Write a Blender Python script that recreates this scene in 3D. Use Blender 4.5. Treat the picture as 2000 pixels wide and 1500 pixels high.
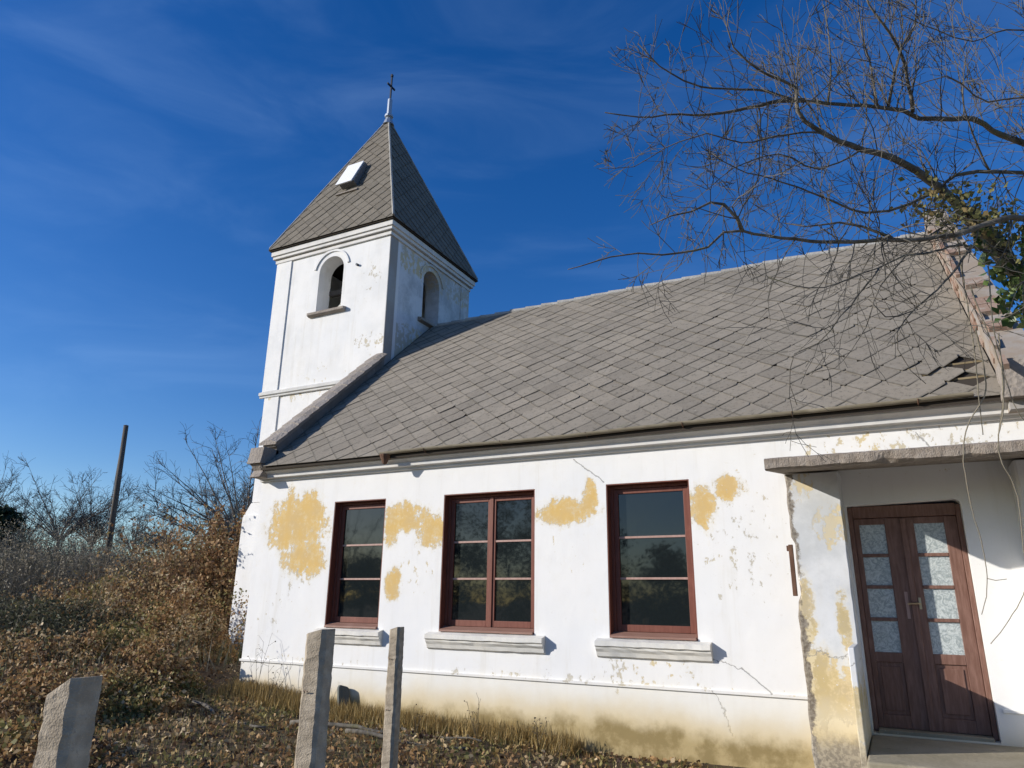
import bpy, bmesh, math, random
import numpy as np
from mathutils import Vector, Matrix, Quaternion, noise as mnoise

R = random.Random(7)
NR = np.random.RandomState(7)
scene = bpy.context.scene
COL = scene.collection
for o in list(bpy.data.objects):
    bpy.data.objects.remove(o)

# ------------------------------------------------------------------ camera
FWD = Vector((-0.44289818, 0.84775506, 0.29180913))
RGT = Vector((0.88810191, 0.45945919, 0.01312455))
UPV = Vector((0.12294799, -0.26496908, 0.95638652))
CAM = Vector((9.626, -9.017, 1.625))
FPX = 1390.32
cam_d = bpy.data.cameras.new('camera')
cam_d.sensor_width = 36.0
cam_d.lens = FPX / 2000 * 36.0
cam_d.clip_end = 2000
cam_d.clip_start = 0.05
cam = bpy.data.objects.new('camera', cam_d)
COL.objects.link(cam)
cam.matrix_world = Matrix(((RGT.x, UPV.x, -FWD.x, CAM.x), (RGT.y, UPV.y, -FWD.y, CAM.y), (RGT.z, UPV.z, -FWD.z, CAM.z), (0, 0, 0, 1)))
scene.camera = cam

# ------------------------------------------------------------------ light
SUN = Vector((1.376, 1.0, -0.62)).normalized()          # direction the light travels
SUN_ELEV = math.asin(-SUN.z)
SUN_ROT = math.atan2(-SUN.x, -SUN.y) % (2 * math.pi)
world = bpy.data.worlds.new('World')
scene.world = world
world.use_nodes = True
wn, wl = world.node_tree.nodes, world.node_tree.links
wn.clear()
w_out = wn.new('ShaderNodeOutputWorld')
w_bg = wn.new('ShaderNodeBackground')
w_bg.inputs['Strength'].default_value = 0.128
w_sky = wn.new('ShaderNodeTexSky')
w_sky.sky_type = 'NISHITA'
w_sky.sun_disc = False
w_sky.sun_elevation = SUN_ELEV
w_sky.sun_rotation = SUN_ROT
w_sky.altitude = 300
w_sky.air_density = 1.0
w_sky.dust_density = 0.45
w_sky.ozone_density = 3.0
w_hsv = wn.new('ShaderNodeHueSaturation')
w_hsv.inputs['Saturation'].default_value = 1.35
w_hsv.inputs['Hue'].default_value = 0.515
wl.new(w_sky.outputs['Color'], w_hsv.inputs['Color'])
# thin cirrus all over the sky
w_tc = wn.new('ShaderNodeTexCoord')
w_map = wn.new('ShaderNodeMapping')
w_map.inputs['Rotation'].default_value = (0.35, -0.5, 0.4)
w_map.inputs['Scale'].default_value = (1.2, 2.4, 6.5)
wl.new(w_tc.outputs['Generated'], w_map.inputs['Vector'])
w_n = wn.new('ShaderNodeTexNoise')
w_n.inputs['Scale'].default_value = 1.7
w_n.inputs['Detail'].default_value = 7
w_n.inputs['Roughness'].default_value = 0.55
w_n.inputs['Distortion'].default_value = 0.6
wl.new(w_map.outputs['Vector'], w_n.inputs['Vector'])
w_mr = wn.new('ShaderNodeMapRange')
w_mr.interpolation_type = 'SMOOTHSTEP'
w_mr.inputs['From Min'].default_value = 0.40
w_mr.inputs['From Max'].default_value = 0.85
w_mr.inputs['To Max'].default_value = 0.062
wl.new(w_n.outputs['Fac'], w_mr.inputs['Value'])
w_mix = wn.new('ShaderNodeMix')
w_mix.data_type = 'RGBA'
w_mix.inputs[7].default_value = (5.5, 8.0, 11.5, 1)
wl.new(w_mr.outputs['Result'], w_mix.inputs[0])
wl.new(w_hsv.outputs['Color'], w_mix.inputs[6])
wl.new(w_mix.outputs[2], w_bg.inputs['Color'])
wl.new(w_bg.outputs['Background'], w_out.inputs['Surface'])

sun_d = bpy.data.lights.new('sun', 'SUN')
sun_d.energy = 4.8
sun_d.angle = math.radians(0.5)
sun_d.color = (1.0, 0.945, 0.87)
sun = bpy.data.objects.new('sun', sun_d)
COL.objects.link(sun)
sun.location = (-20, -20, 30)
sun.rotation_euler = SUN.to_track_quat('-Z', 'Y').to_euler()

scene.view_settings.view_transform = 'Standard'
scene.view_settings.look = 'None'
scene.view_settings.exposure = 0.15
scene.view_settings.gamma = 1
scene.view_settings.use_curve_mapping = False
scene.cycles.max_bounces = 6
scene.cycles.use_denoising = True

# ------------------------------------------------------------------ helpers
def at(px, py, Z):
    """point seen at photo pixel (2000x1500) at depth Z metres"""
    return CAM + (FWD + RGT * ((px - 1000) / FPX) - UPV * ((py - 750) / FPX)) * Z

def tag(o, label=None, cat=None, group=None, kind=None):
    if label: o['label'] = label
    if cat: o['category'] = cat
    if group: o['group'] = group
    if kind: o['kind'] = kind
    return o

def empty(name, loc, label=None, cat=None, group=None):
    o = bpy.data.objects.new(name, None)
    o.location = loc
    o.empty_display_size = 0.2
    COL.objects.link(o)
    return tag(o, label, cat, group)

class MB:
    def __init__(s):
        s.v, s.f, s.c = [], [], []
        s.hascol = False
    def add(s, vs, fs, col=None):
        b = len(s.v)
        s.v.extend([tuple(v) for v in vs])
        s.f.extend([tuple(i + b for i in f) for f in fs])
        if col is not None: s.hascol = True
        s.c.extend([col if col is not None else (1, 1, 1, 1)] * len(vs))
    def box(s, a, b, col=None):
        x0, y0, z0 = a; x1, y1, z1 = b
        s.add([(x0, y0, z0), (x1, y0, z0), (x1, y1, z0), (x0, y1, z0), (x0, y0, z1), (x1, y0, z1), (x1, y1, z1), (x0, y1, z1)],
              [(0, 3, 2, 1), (4, 5, 6, 7), (0, 1, 5, 4), (1, 2, 6, 5), (2, 3, 7, 6), (3, 0, 4, 7)], col)
    def prism(s, poly, axis, a, b, col=None):
        """poly: list of 2-D points; extruded along axis ('x','y','z') from a to b"""
        n = len(poly)
        def P(p, t):
            return {'x': (t, p[0], p[1]), 'y': (p[0], t, p[1]), 'z': (p[0], p[1], t)}[axis]
        vs = [P(p, a) for p in poly] + [P(p, b) for p in poly]
        fs = [tuple(range(n)), tuple(reversed(range(n, 2 * n)))]
        for i in range(n):
            j = (i + 1) % n
            fs.append((i, i + n, j + n, j))
        s.add(vs, fs, col)
    def tube(s, pts, rad, sides=6, cap=True, col=None):
        pts = [Vector(p) for p in pts]
        n = len(pts)
        if not hasattr(rad, '__len__'): rad = [rad] * n
        vs, fs = [], []
        t0 = (pts[1] - pts[0]).normalized()
        a = t0.orthogonal().normalized()
        for i in range(n):
            t = (pts[min(i + 1, n - 1)] - pts[max(i - 1, 0)])
            if t.length < 1e-9: t = t0
            t.normalize()
            a = (a - t * a.dot(t))
            if a.length < 1e-6: a = t.orthogonal()
            a.normalize()
            b = t.cross(a)
            for k in range(sides):
                w = 2 * math.pi * k / sides
                vs.append(pts[i] + (a * math.cos(w) + b * math.sin(w)) * rad[i])
        for i in range(n - 1):
            for k in range(sides):
                k2 = (k + 1) % sides
                fs.append((i * sides + k, i * sides + k2, (i + 1) * sides + k2, (i + 1) * sides + k))
        if cap:
            fs.append(tuple(reversed(range(sides))))
            fs.append(tuple(range((n - 1) * sides, n * sides)))
        s.add(vs, fs, col)
    def lathe(s, prof, c, seg=16, col=None):
        vs, fs = [], []
        for (r, z) in prof:
            for k in range(seg):
                w = 2 * math.pi * k / seg
                vs.append((c[0] + r * math.cos(w), c[1] + r * math.sin(w), c[2] + z))
        for i in range(len(prof) - 1):
            for k in range(seg):
                k2 = (k + 1) % seg
                fs.append((i * seg + k, i * seg + k2, (i + 1) * seg + k2, (i + 1) * seg + k))
        fs.append(tuple(reversed(range(seg))))
        fs.append(tuple(range((len(prof) - 1) * seg, len(prof) * seg)))
        s.add(vs, fs, col)
    def mesh(s, name, mat=None, smooth=False, recalc=True):
        me = bpy.data.meshes.new(name)
        me.from_pydata(s.v, [], s.f)
        if mat: me.materials.append(mat)
        if s.hascol:
            at_ = me.attributes.new('Col', 'FLOAT_COLOR', 'POINT')
            at_.data.foreach_set('color', np.array(s.c, np.float32).ravel())
        if recalc:
            bm = bmesh.new(); bm.from_mesh(me)
            bmesh.ops.recalc_face_normals(bm, faces=bm.faces)
            bm.to_mesh(me); bm.free()
        if smooth:
            me.polygons.foreach_set('use_smooth', [True] * len(me.polygons))
        me.update()
        return me
    def build(s, name, mat=None, parent=None, smooth=False, bevel=0, recalc=True, loc=None):
        o = bpy.data.objects.new(name, s.mesh(name, mat, smooth, recalc))
        COL.objects.link(o)
        if parent: o.parent = parent
        if loc: o.location = loc
        if bevel:
            m = o.modifiers.new('bevel', 'BEVEL'); m.width = bevel; m.segments = 2; m.limit_method = 'ANGLE'
        return o

def np_mesh(name, V, F, cols, mat, parent=None, k=4):
    """fast mesh: V (n,3), F (m,k) , cols (n,4)"""
    me = bpy.data.meshes.new(name)
    n, m = len(V), len(F)
    me.vertices.add(n); me.vertices.foreach_set('co', np.asarray(V, np.float32).ravel())
    me.loops.add(m * k); me.loops.foreach_set('vertex_index', np.asarray(F, np.int32).ravel())
    me.polygons.add(m)
    me.polygons.foreach_set('loop_start', np.arange(0, m * k, k, dtype=np.int32))
    me.polygons.foreach_set('loop_total', np.full(m, k, np.int32))
    if cols is not None:
        a = me.attributes.new('Col', 'FLOAT_COLOR', 'POINT')
        a.data.foreach_set('color', np.asarray(cols, np.float32).ravel())
    me.materials.append(mat)
    me.update(calc_edges=True); me.validate()
    o = bpy.data.objects.new(name, me)
    COL.objects.link(o)
    if parent: o.parent = parent
    return o

# ---- node helper
class NT:
    def __init__(s, name):
        s.m = bpy.data.materials.new(name); s.m.use_nodes = True
        s.n, s.l = s.m.node_tree.nodes, s.m.node_tree.links
        s.b = s.n['Principled BSDF']
        s._pos = None
    def inp(s, sock, v):
        if hasattr(v, 'is_linked') or hasattr(v, 'links'): s.l.new(v, sock)
        else: sock.default_value = v
    def pos(s):
        if s._pos is None:
            g = s.n.new('ShaderNodeNewGeometry'); s._pos = g.outputs['Position']
        return s._pos
    def obj(s):
        return s.n.new('ShaderNodeTexCoord').outputs['Object']
    def xyz(s, v):
        x = s.n.new('ShaderNodeSeparateXYZ'); s.l.new(v, x.inputs[0]); return x.outputs
    def math(s, op, a, b=0.0, clamp=False):
        x = s.n.new('ShaderNodeMath'); x.operation = op; x.use_clamp = clamp
        s.inp(x.inputs[0], a); s.inp(x.inputs[1], b); return x.outputs[0]
    def noise(s, scale, detail=4, rough=0.5, vec=None, dist=0.0):
        x = s.n.new('ShaderNodeTexNoise')
        s.l.new(vec if vec is not None else s.pos(), x.inputs['Vector'])
        x.inputs['Scale'].default_value = scale; x.inputs['Detail'].default_value = detail
        x.inputs['Roughness'].default_value = rough; x.inputs['Distortion'].default_value = dist
        return x.outputs['Fac']
    def mapping(s, vec, scale=(1, 1, 1), rot=(0, 0, 0)):
        x = s.n.new('ShaderNodeMapping'); s.l.new(vec, x.inputs[0])
        x.inputs['Scale'].default_value = scale; x.inputs['Rotation'].default_value = rot
        return x.outputs[0]
    def voronoi(s, scale, vec=None, feature='F1', out='Distance'):
        x = s.n.new('ShaderNodeTexVoronoi'); x.feature = feature
        s.l.new(vec if vec is not None else s.pos(), x.inputs['Vector'])
        x.inputs['Scale'].default_value = scale
        return x.outputs[out]
    def rng(s, v, a, b, lo=0.0, hi=1.0, smooth=True):
        x = s.n.new('ShaderNodeMapRange'); x.interpolation_type = 'SMOOTHSTEP' if smooth else 'LINEAR'
        s.inp(x.inputs['Value'], v); x.inputs['From Min'].default_value = a; x.inputs['From Max'].default_value = b
        x.inputs['To Min'].default_value = lo; x.inputs['To Max'].default_value = hi
        return x.outputs['Result']
    def mix(s, f, a, b):
        x = s.n.new('ShaderNodeMix'); x.data_type = 'RGBA'
        s.inp(x.inputs[0], f)
        for sock, v in ((x.inputs[6], a), (x.inputs[7], b)):
            if isinstance(v, (tuple, list)): v = tuple(v) + ((1,) if len(v) == 3 else ())
            s.inp(sock, v)
        return x.outputs[2]
    def mul(s, a, f):
        x = s.n.new('ShaderNodeMix'); x.data_type = 'RGBA'; x.blend_type = 'MULTIPLY'
        x.inputs[0].default_value = 1
        s.inp(x.inputs[6], a if not isinstance(a, tuple) else a + (1,) * (4 - len(a)))
        s.inp(x.inputs[7], f)
        return x.outputs[2]
    def attr(s, name='Col', out='Color'):
        x = s.n.new('ShaderNodeAttribute'); x.attribute_name = name; return x.outputs[out]
    def rand(s):
        return s.n.new('ShaderNodeObjectInfo').outputs['Random']
    def bump(s, h, strength=0.3, dist=0.01, prev=None):
        x = s.n.new('ShaderNodeBump'); x.inputs['Strength'].default_value = strength; x.inputs['Distance'].default_value = dist
        s.l.new(h, x.inputs['Height'])
        if prev is not None: s.l.new(prev, x.inputs['Normal'])
        return x.outputs[0]
    def done(s, col, rough=0.85, normal=None, metallic=0.0, spec=0.3):
        s.inp(s.b.inputs['Base Color'], tuple(col) + ((1,) if len(col) == 3 else ()) if isinstance(col, (tuple, list)) else col)
        s.inp(s.b.inputs['Roughness'], rough)
        s.b.inputs['Metallic'].default_value = metallic
        s.b.inputs['Specular IOR Level'].default_value = spec
        if normal is not None: s.l.new(normal, s.b.inputs['Normal'])
        return s.m

# ------------------------------------------------------------------ materials
WHITE = (0.80, 0.79, 0.765)
YELLOW = (0.66, 0.45, 0.165)

def seg_dist(t, px, pz, a, b):
    """distance (in x-z plane) to segment a-b"""
    ax, az = a; bx, bz = b
    dx, dz = bx - ax, bz - az
    L2 = dx * dx + dz * dz
    rx = t.math('SUBTRACT', px, ax); rz = t.math('SUBTRACT', pz, az)
    u = t.math('MULTIPLY', t.math('ADD', t.math('MULTIPLY', rx, dx), t.math('MULTIPLY', rz, dz)), 1 / L2, clamp=True)
    ex = t.math('SUBTRACT', rx, t.math('MULTIPLY', u, dx)); ez = t.math('SUBTRACT', rz, t.math('MULTIPLY', u, dz))
    return t.math('SQRT', t.math('ADD', t.math('MULTIPLY', ex, ex), t.math('MULTIPLY', ez, ez)))

def plaster(name, patches=(), cracks=(), flecks=(), base=WHITE, stain=True, grey=0.0, yel=YELLOW, streak=0.0, edge_x=None):
    t = NT(name)
    X, Y, Z = t.xyz(t.pos())
    big = t.noise(0.55, 4, 0.6)
    mid = t.noise(3.1, 6, 0.65)
    fine = t.noise(28, 5, 0.6)
    drip = t.noise(1.0, 6, 0.65, vec=t.mapping(t.pos(), (6.5, 6.5, 1.1)))
    col = t.mix(t.rng(big, 0.38, 0.72), base, tuple(c * k for c, k in zip(base, (0.95, 0.965, 0.99))))
    col = t.mix(t.rng(mid, 0.5, 0.78, 0, 0.35), col, tuple(c * k for c, k in zip(base, (0.90, 0.88, 0.83))))
    if streak:
        st = t.noise(1.0, 6, 0.7, vec=t.mapping(t.pos(), (5.0, 5.0, 0.35)))
        col = t.mix(t.math('MULTIPLY', t.rng(st, 0.50, 0.74, 0, streak), t.rng(big, 0.35, 0.6, 0.3, 1.0)), col, (0.56, 0.52, 0.43))
        col = t.mix(t.rng(t.noise(11, 6, 0.75), 0.60, 0.70, 0, streak * 1.2), col, (0.60, 0.57, 0.50))
    if grey:
        col = t.mix(t.rng(t.noise(1.3, 7, 0.7), 0.42, 0.66, 0, grey), col, (0.40, 0.42, 0.43))
    h = t.math('ADD', t.math('MULTIPLY', mid, 0.5), t.math('MULTIPLY', fine, 0.12))
    m = None
    nz = t.math('ADD', t.math('ADD', t.math('MULTIPLY', t.math('SUBTRACT', t.noise(4.0, 8, 0.72), 0.5), 4.4), t.math('MULTIPLY', t.math('SUBTRACT', drip, 0.5), 2.8)),
                t.math('MULTIPLY', t.math('SUBTRACT', t.noise(15, 6, 0.75), 0.5), 3.6))
    for (cx, cz, rx, rz) in patches:
        a = t.math('MULTIPLY', t.math('SUBTRACT', X, cx), 1 / rx); b = t.math('MULTIPLY', t.math('SUBTRACT', Z, cz), 1 / rz)
        e = t.math('SUBTRACT', 1.0, t.math('ADD', t.math('MULTIPLY', a, a), t.math('MULTIPLY', b, b)))
        m = e if m is None else t.math('MAXIMUM', m, e)
    if m is not None:
        m = t.math('MAXIMUM', m, -1.6)
        mm = t.math('ADD', m, nz)
        mask = t.rng(mm, 0.02, 0.10)
        rim = t.math('SUBTRACT', t.rng(mm, -0.22, -0.02), mask, clamp=True)
        ycol = t.mix(t.rng(mid, 0.35, 0.65), yel, tuple(c * k for c, k in zip(yel, (0.92, 0.97, 1.25))))
        ycol = t.mix(t.rng(mm, 0.0, 0.9, 0.55, 0.0), ycol, (0.70, 0.58, 0.36))
        ycol = t.mix(t.rng(t.noise(9, 7, 0.75), 0.61, 0.66, 0, 0.85), ycol, tuple(c * 0.96 for c in base))
        col = t.mix(t.math('MULTIPLY', t.rng(mm, -1.1, -0.02), 0.28), col, (0.70, 0.62, 0.44))
        col = t.mix(t.math('MULTIPLY', rim, 0.5), col, (0.50, 0.46, 0.36))
        col = t.mix(mask, col, ycol)
        h = t.math('SUBTRACT', h, t.math('MULTIPLY', mask, 0.9))
    for (cx, cz, rx, rz, thr) in flecks:
        a = t.math('MULTIPLY', t.math('SUBTRACT', X, cx), 1 / rx); b = t.math('MULTIPLY', t.math('SUBTRACT', Z, cz), 1 / rz)
        e = t.math('SUBTRACT', 1.0, t.math('ADD', t.math('MULTIPLY', a, a), t.math('MULTIPLY', b, b)), clamp=True)
        f = t.noise(7.5, 7, 0.7, vec=t.mapping(t.pos(), (1.25, 1.25, 0.9)))
        k = t.rng(t.math('ADD', f, t.math('MULTIPLY', e, 0.12)), thr, thr + 0.03)
        k = t.math('MULTIPLY', k, t.rng(e, 0.0, 0.25))
        col = t.mix(k, col, t.mix(t.rng(big, 0.4, 0.6), (0.64, 0.54, 0.34), (0.52, 0.49, 0.42)))
        h = t.math('SUBTRACT', h, t.math('MULTIPLY', k, 0.3))
    for (a, b) in cracks:
        wob = t.math('MULTIPLY', t.math('SUBTRACT', t.noise(9, 4, 0.65), 0.5), 0.30)
        d = seg_dist(t, t.math('ADD', X, wob), t.math('SUBTRACT', Z, wob), a, b)
        k = t.rng(d, 0.004, 0.010, 0.75, 0)
        col = t.mix(k, col, (0.28, 0.27, 0.25))
        h = t.math('SUBTRACT', h, k)
    if stain:
        zz = t.math('ADD', Z, t.math('MULTIPLY', t.math('SUBTRACT', t.noise(1.1, 5, 0.6), 0.5), 0.42))
        k3 = t.rng(zz, 0.45, 0.80, 0.45, 0)
        col = t.mix(k3, col, (0.74, 0.69, 0.55))
        k1 = t.rng(zz, 0.20, 0.56, 1, 0)
        col = t.mix(t.math('MULTIPLY', k1, 0.75), col, (0.60, 0.47, 0.24))
        k2 = t.rng(t.math('ADD', zz, t.math('MULTIPLY', t.math('SUBTRACT', mid, 0.5), 0.25)), 0.09, 0.30, 1, 0)
        col = t.mix(t.math('MULTIPLY', k2, 0.92), col, t.mix(t.rng(mid, 0.42, 0.62), (0.25, 0.185, 0.075), (0.42, 0.325, 0.16)))
    if edge_x is not None:
        dx = t.math('SUBTRACT', X, edge_x)
        kk = t.math('ADD', dx, t.math('MULTIPLY', t.math('SUBTRACT', t.noise(3.2, 7, 0.75), 0.5), 0.36))
        k = t.rng(kk, 0.045, 0.075, 1, 0)
        col = t.mix(t.math('MULTIPLY', k, 0.95), col, t.mix(t.rng(fine, 0.4, 0.6), (0.14, 0.115, 0.09), (0.26, 0.23, 0.19)))
        kb = t.rng(t.math('ADD', Z, t.math('MULTIPLY', t.math('SUBTRACT', mid, 0.5), 0.5)), 0.25, 0.45, 1, 0)
        col = t.mix(t.math('MULTIPLY', kb, 0.85), col, t.mix(t.rng(fine, 0.42, 0.6), (0.22, 0.20, 0.17), (0.38, 0.34, 0.27)))
        h = t.math('SUBTRACT', h, t.math('MULTIPLY', t.math('MAXIMUM', k, kb), 0.8))
    nrm = t.bump(h, 0.45, 0.012)
    nrm = t.bump(t.noise(1.7, 3), 0.25, 0.05, nrm)
    return t.done(col, 0.9, nrm, spec=0.15)

M = {}
M['wall'] = plaster('wall_plaster', streak=0.30,
    patches=[(0.92, 2.78, 0.60, 0.42), (1.2, 2.98, 0.30, 0.32), (0.72, 2.95, 0.12, 0.42), (1.15, 2.25, 0.42, 0.30),
             (3.1, 2.84, 0.42, 0.20), (3.58, 2.62, 0.24, 0.24), (2.85, 2.62, 0.14, 0.22),
             (5.75, 2.80, 0.42, 0.17), (6.12, 2.92, 0.11, 0.24), (7.62, 2.80, 0.17, 0.24), (7.95, 3.0, 0.18, 0.14), (2.95, 1.85, 0.14, 0.22)],
    flecks=[(8.0, 2.3, 0.85, 1.1, 0.685), (3.3, 2.1, 0.6, 0.6, 0.69), (1.0, 1.9, 0.7, 0.7, 0.69), (5.8, 2.3, 0.6, 0.6, 0.71), (6.6, 2.5, 0.25, 0.5, 0.70), (6.45, 0.85, 0.22, 0.35, 0.62),
            (1.5, 0.72, 1.5, 0.08, 0.66), (9.9, 3.4, 1.8, 0.4, 0.66), (6.0, 0.70, 3.0, 0.10, 0.66), (0.6, 1.4, 0.6, 0.7, 0.69), (7.0, 0.85, 0.8, 0.3, 0.68)],
    cracks=[((7.55, 1.02), (7.95, 0.92)), ((7.95, 0.92), (8.25, 0.68)), ((7.64, 0.62), (7.8, 0.2)), ((5.9, 3.5), (6.3, 3.2)), ((10.05, 3.5), (10.2, 3.25))])
M['tower'] = plaster('tower_plaster', flecks=[(-0.3, 8.9, 0.5, 0.7, 0.69), (-1.0, 6.5, 2.0, 0.5, 0.72), (-2.2, 6.2, 1.2, 0.2, 0.64), (-0.2, 7.2, 0.6, 0.4, 0.66)], grey=0.16, stain=False, streak=0.34)
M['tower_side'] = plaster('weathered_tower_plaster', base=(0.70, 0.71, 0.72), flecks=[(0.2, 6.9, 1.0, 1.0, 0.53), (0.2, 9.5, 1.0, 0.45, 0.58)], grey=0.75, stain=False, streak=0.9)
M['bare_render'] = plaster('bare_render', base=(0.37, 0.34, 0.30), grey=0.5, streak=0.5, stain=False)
M['gable'] = plaster('gable_plaster_shade', base=(0.20, 0.17, 0.14), grey=0.3, stain=False, streak=0.3)  # shade under the coping put into the colour of the upper gable
M['trim'] = plaster('trim_plaster', base=(0.72, 0.70, 0.66), stain=False, grey=0.4, streak=0.4)
M['sill'] = plaster('sill_plaster', base=(0.74, 0.71, 0.64), stain=False, grey=0.45, streak=0.5)
M['pillar'] = plaster('pillar_plaster', base=(0.66, 0.665, 0.665), yel=(0.50, 0.40, 0.21), streak=0.4, edge_x=8.66,
    patches=[(8.73, 1.55, 0.10, 0.40), (9.10, 1.45, 0.06, 0.28), (8.80, 0.85, 0.22, 0.34), (9.05, 0.62, 0.26, 0.36), (8.78, 0.35, 0.3, 0.3)],
    flecks=[(9.1, 2.45, 0.22, 0.28, 0.55), (8.8, 2.95, 0.2, 0.25, 0.60), (8.7, 1.2, 0.12, 0.5, 0.55), (8.95, 0.2, 0.5, 0.35, 0.52)], cracks=[((8.7, 1.13), (9.2, 1.12))], grey=0.5)

def stone(name, c1, c2, scale=14, bump=0.6, spots=True, rough=0.92):
    t = NT(name)
    a = t.noise(scale * 0.25, 6, 0.65); b = t.noise(scale, 6, 0.7); v = t.voronoi(scale * 2.2)
    col = t.mix(t.rng(a, 0.35, 0.68), c1, c2)
    col = t.mix(t.rng(b, 0.52, 0.75, 0, 0.7), col, tuple(c * 0.55 for c in c1))
    if spots: col = t.mix(t.rng(v, 0.05, 0.2, 0.5, 0), col, tuple(min(1, c * 1.5) for c in c2))
    nrm = t.bump(t.math('ADD', b, t.math('MULTIPLY', v, 0.5)), bump, 0.02)
    return t.done(col, rough, nrm, spec=0.2)
M['concrete'] = stone('old_concrete', (0.30, 0.25, 0.185), (0.46, 0.39, 0.295), 60, 0.35)
M['concrete_dark'] = stone('mossy_concrete', (0.17, 0.165, 0.14), (0.24, 0.23, 0.20), 22)
M['slab'] = stone('canopy_concrete', (0.24, 0.20, 0.16), (0.36, 0.31, 0.26), 40, 0.7)
M['floor'] = stone('porch_floor_concrete', (0.26, 0.23, 0.16), (0.34, 0.30, 0.22), 9, 0.3)
M['coping'] = stone('coping_stone', (0.27, 0.235, 0.20), (0.36, 0.32, 0.28), 10, 0.8)
M['stub'] = stone('grey_slate', (0.11, 0.12, 0.11), (0.16, 0.165, 0.15), 10, 0.5)

def tile_mat(name, rand_from_obj, k=1.0):
    t = NT(name)
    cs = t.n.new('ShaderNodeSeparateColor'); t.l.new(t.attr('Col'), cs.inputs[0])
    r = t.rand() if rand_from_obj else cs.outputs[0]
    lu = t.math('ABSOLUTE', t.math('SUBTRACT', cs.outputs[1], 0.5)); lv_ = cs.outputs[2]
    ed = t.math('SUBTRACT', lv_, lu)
    a = t.noise(0.45, 5, 0.6); b = t.noise(7, 6, 0.7); c = t.noise(40, 4, 0.7)
    col = t.mix(t.rng(a, 0.32, 0.7), tuple(x * k for x in (0.262, 0.230, 0.184)), tuple(x * k for x in (0.228, 0.203, 0.165)))
    col = t.mix(t.rng(b, 0.5, 0.8, 0, 0.45), col, tuple(x * k for x in (0.30, 0.285, 0.255)))
    col = t.mix(t.rng(b, 0.28, 0.42, 0.4, 0), col, tuple(x * k for x in (0.15, 0.14, 0.115)))
    col = t.mix(t.rng(t.noise(2.2, 7, 0.75), 0.62, 0.72, 0, 0.5), col, (0.16 * k, 0.155 * k, 0.10 * k))
    sp = t.noise(17, 7, 0.8)
    col = t.mix(t.rng(sp, 0.52, 0.64, 0, 0.75), col, tuple(x * k for x in (0.105, 0.095, 0.075)))
    col = t.mix(t.rng(t.noise(11, 6, 0.8), 0.60, 0.70, 0, 0.6), col, tuple(x * k for x in (0.38, 0.36, 0.31)))
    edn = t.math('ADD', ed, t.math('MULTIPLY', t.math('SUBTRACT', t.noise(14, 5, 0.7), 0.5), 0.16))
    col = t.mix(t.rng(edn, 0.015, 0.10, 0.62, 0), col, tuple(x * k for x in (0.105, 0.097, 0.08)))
    val = t.rng(r, 0, 1, 0.89, 1.10, smooth=False)
    col = t.mul(col, val)
    nrm = t.bump(t.math('ADD', b, t.math('MULTIPLY', c, 0.4)), 0.35, 0.01)
    return t.done(col, 0.88, nrm, spec=0.2)
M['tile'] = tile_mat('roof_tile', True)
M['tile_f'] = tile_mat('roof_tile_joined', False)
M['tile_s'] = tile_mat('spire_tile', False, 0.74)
M['deck'] = NT('dark_boarding').done((0.045, 0.036, 0.028), 0.95)
M['hip'] = stone('hip_mortar', (0.30, 0.29, 0.27), (0.42, 0.41, 0.38), 12, 0.5)

def wood(name, c1, c2, sx=(14, 14, 1.5), rough=0.55, spec=0.35):
    t = NT(name)
    g = t.noise(3.0, 7, 0.65, vec=t.mapping(t.pos(), sx)); d = t.noise(2.2, 5, 0.6)
    col = t.mix(t.rng(g, 0.35, 0.7), c1, c2)
    col = t.mix(t.rng(d, 0.55, 0.8, 0, 0.5), col, tuple(x * 1.5 + 0.02 for x in c2))
    return t.done(col, rough, t.bump(g, 0.25, 0.004), spec=spec)
M['frame'] = wood('red_brown_paint', (0.155, 0.048, 0.030), (0.20, 0.070, 0.045))
M['muntin'] = wood('faded_red_paint', (0.36, 0.22, 0.18), (0.44, 0.29, 0.245))
M['wsill'] = wood('worn_sill_paint', (0.24, 0.13, 0.095), (0.30, 0.18, 0.14), (1.5, 14, 14))
M['door'] = wood('door_paint', (0.15, 0.075, 0.053), (0.225, 0.125, 0.095))
M['fascia'] = wood('weathered_fascia', (0.20, 0.155, 0.085), (0.27, 0.215, 0.13), (1.2, 14, 14), 0.8)
M['gutter'] = wood('rusted_gutter', (0.20, 0.17, 0.115), (0.28, 0.245, 0.18), (2, 8, 8), 0.7)
M['rust'] = wood('rusty_iron', (0.10, 0.05, 0.03), (0.16, 0.085, 0.05), (10, 10, 3), 0.8)
M['pole'] = wood('pole_wood', (0.075, 0.065, 0.055), (0.12, 0.105, 0.09), (10, 10, 0.6), 0.9)
M['lead'] = NT('grey_sheet_metal').done((0.42, 0.47, 0.53), 0.45, metallic=0.5)
M['iron'] = NT('dark_iron').done((0.03, 0.035, 0.045), 0.5, metallic=0.6)
M['brass'] = NT('worn_brass').done((0.45, 0.36, 0.24), 0.35, metallic=0.8)
M['hatch'] = NT('white_hatch_paint').done((0.80, 0.81, 0.82), 0.5)
M['hatch_side'] = NT('grey_hatch_metal').done((0.17, 0.18, 0.19), 0.6)
M['bell'] = NT('bell_bronze').done((0.30, 0.31, 0.29), 0.5, metallic=0.5)

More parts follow.
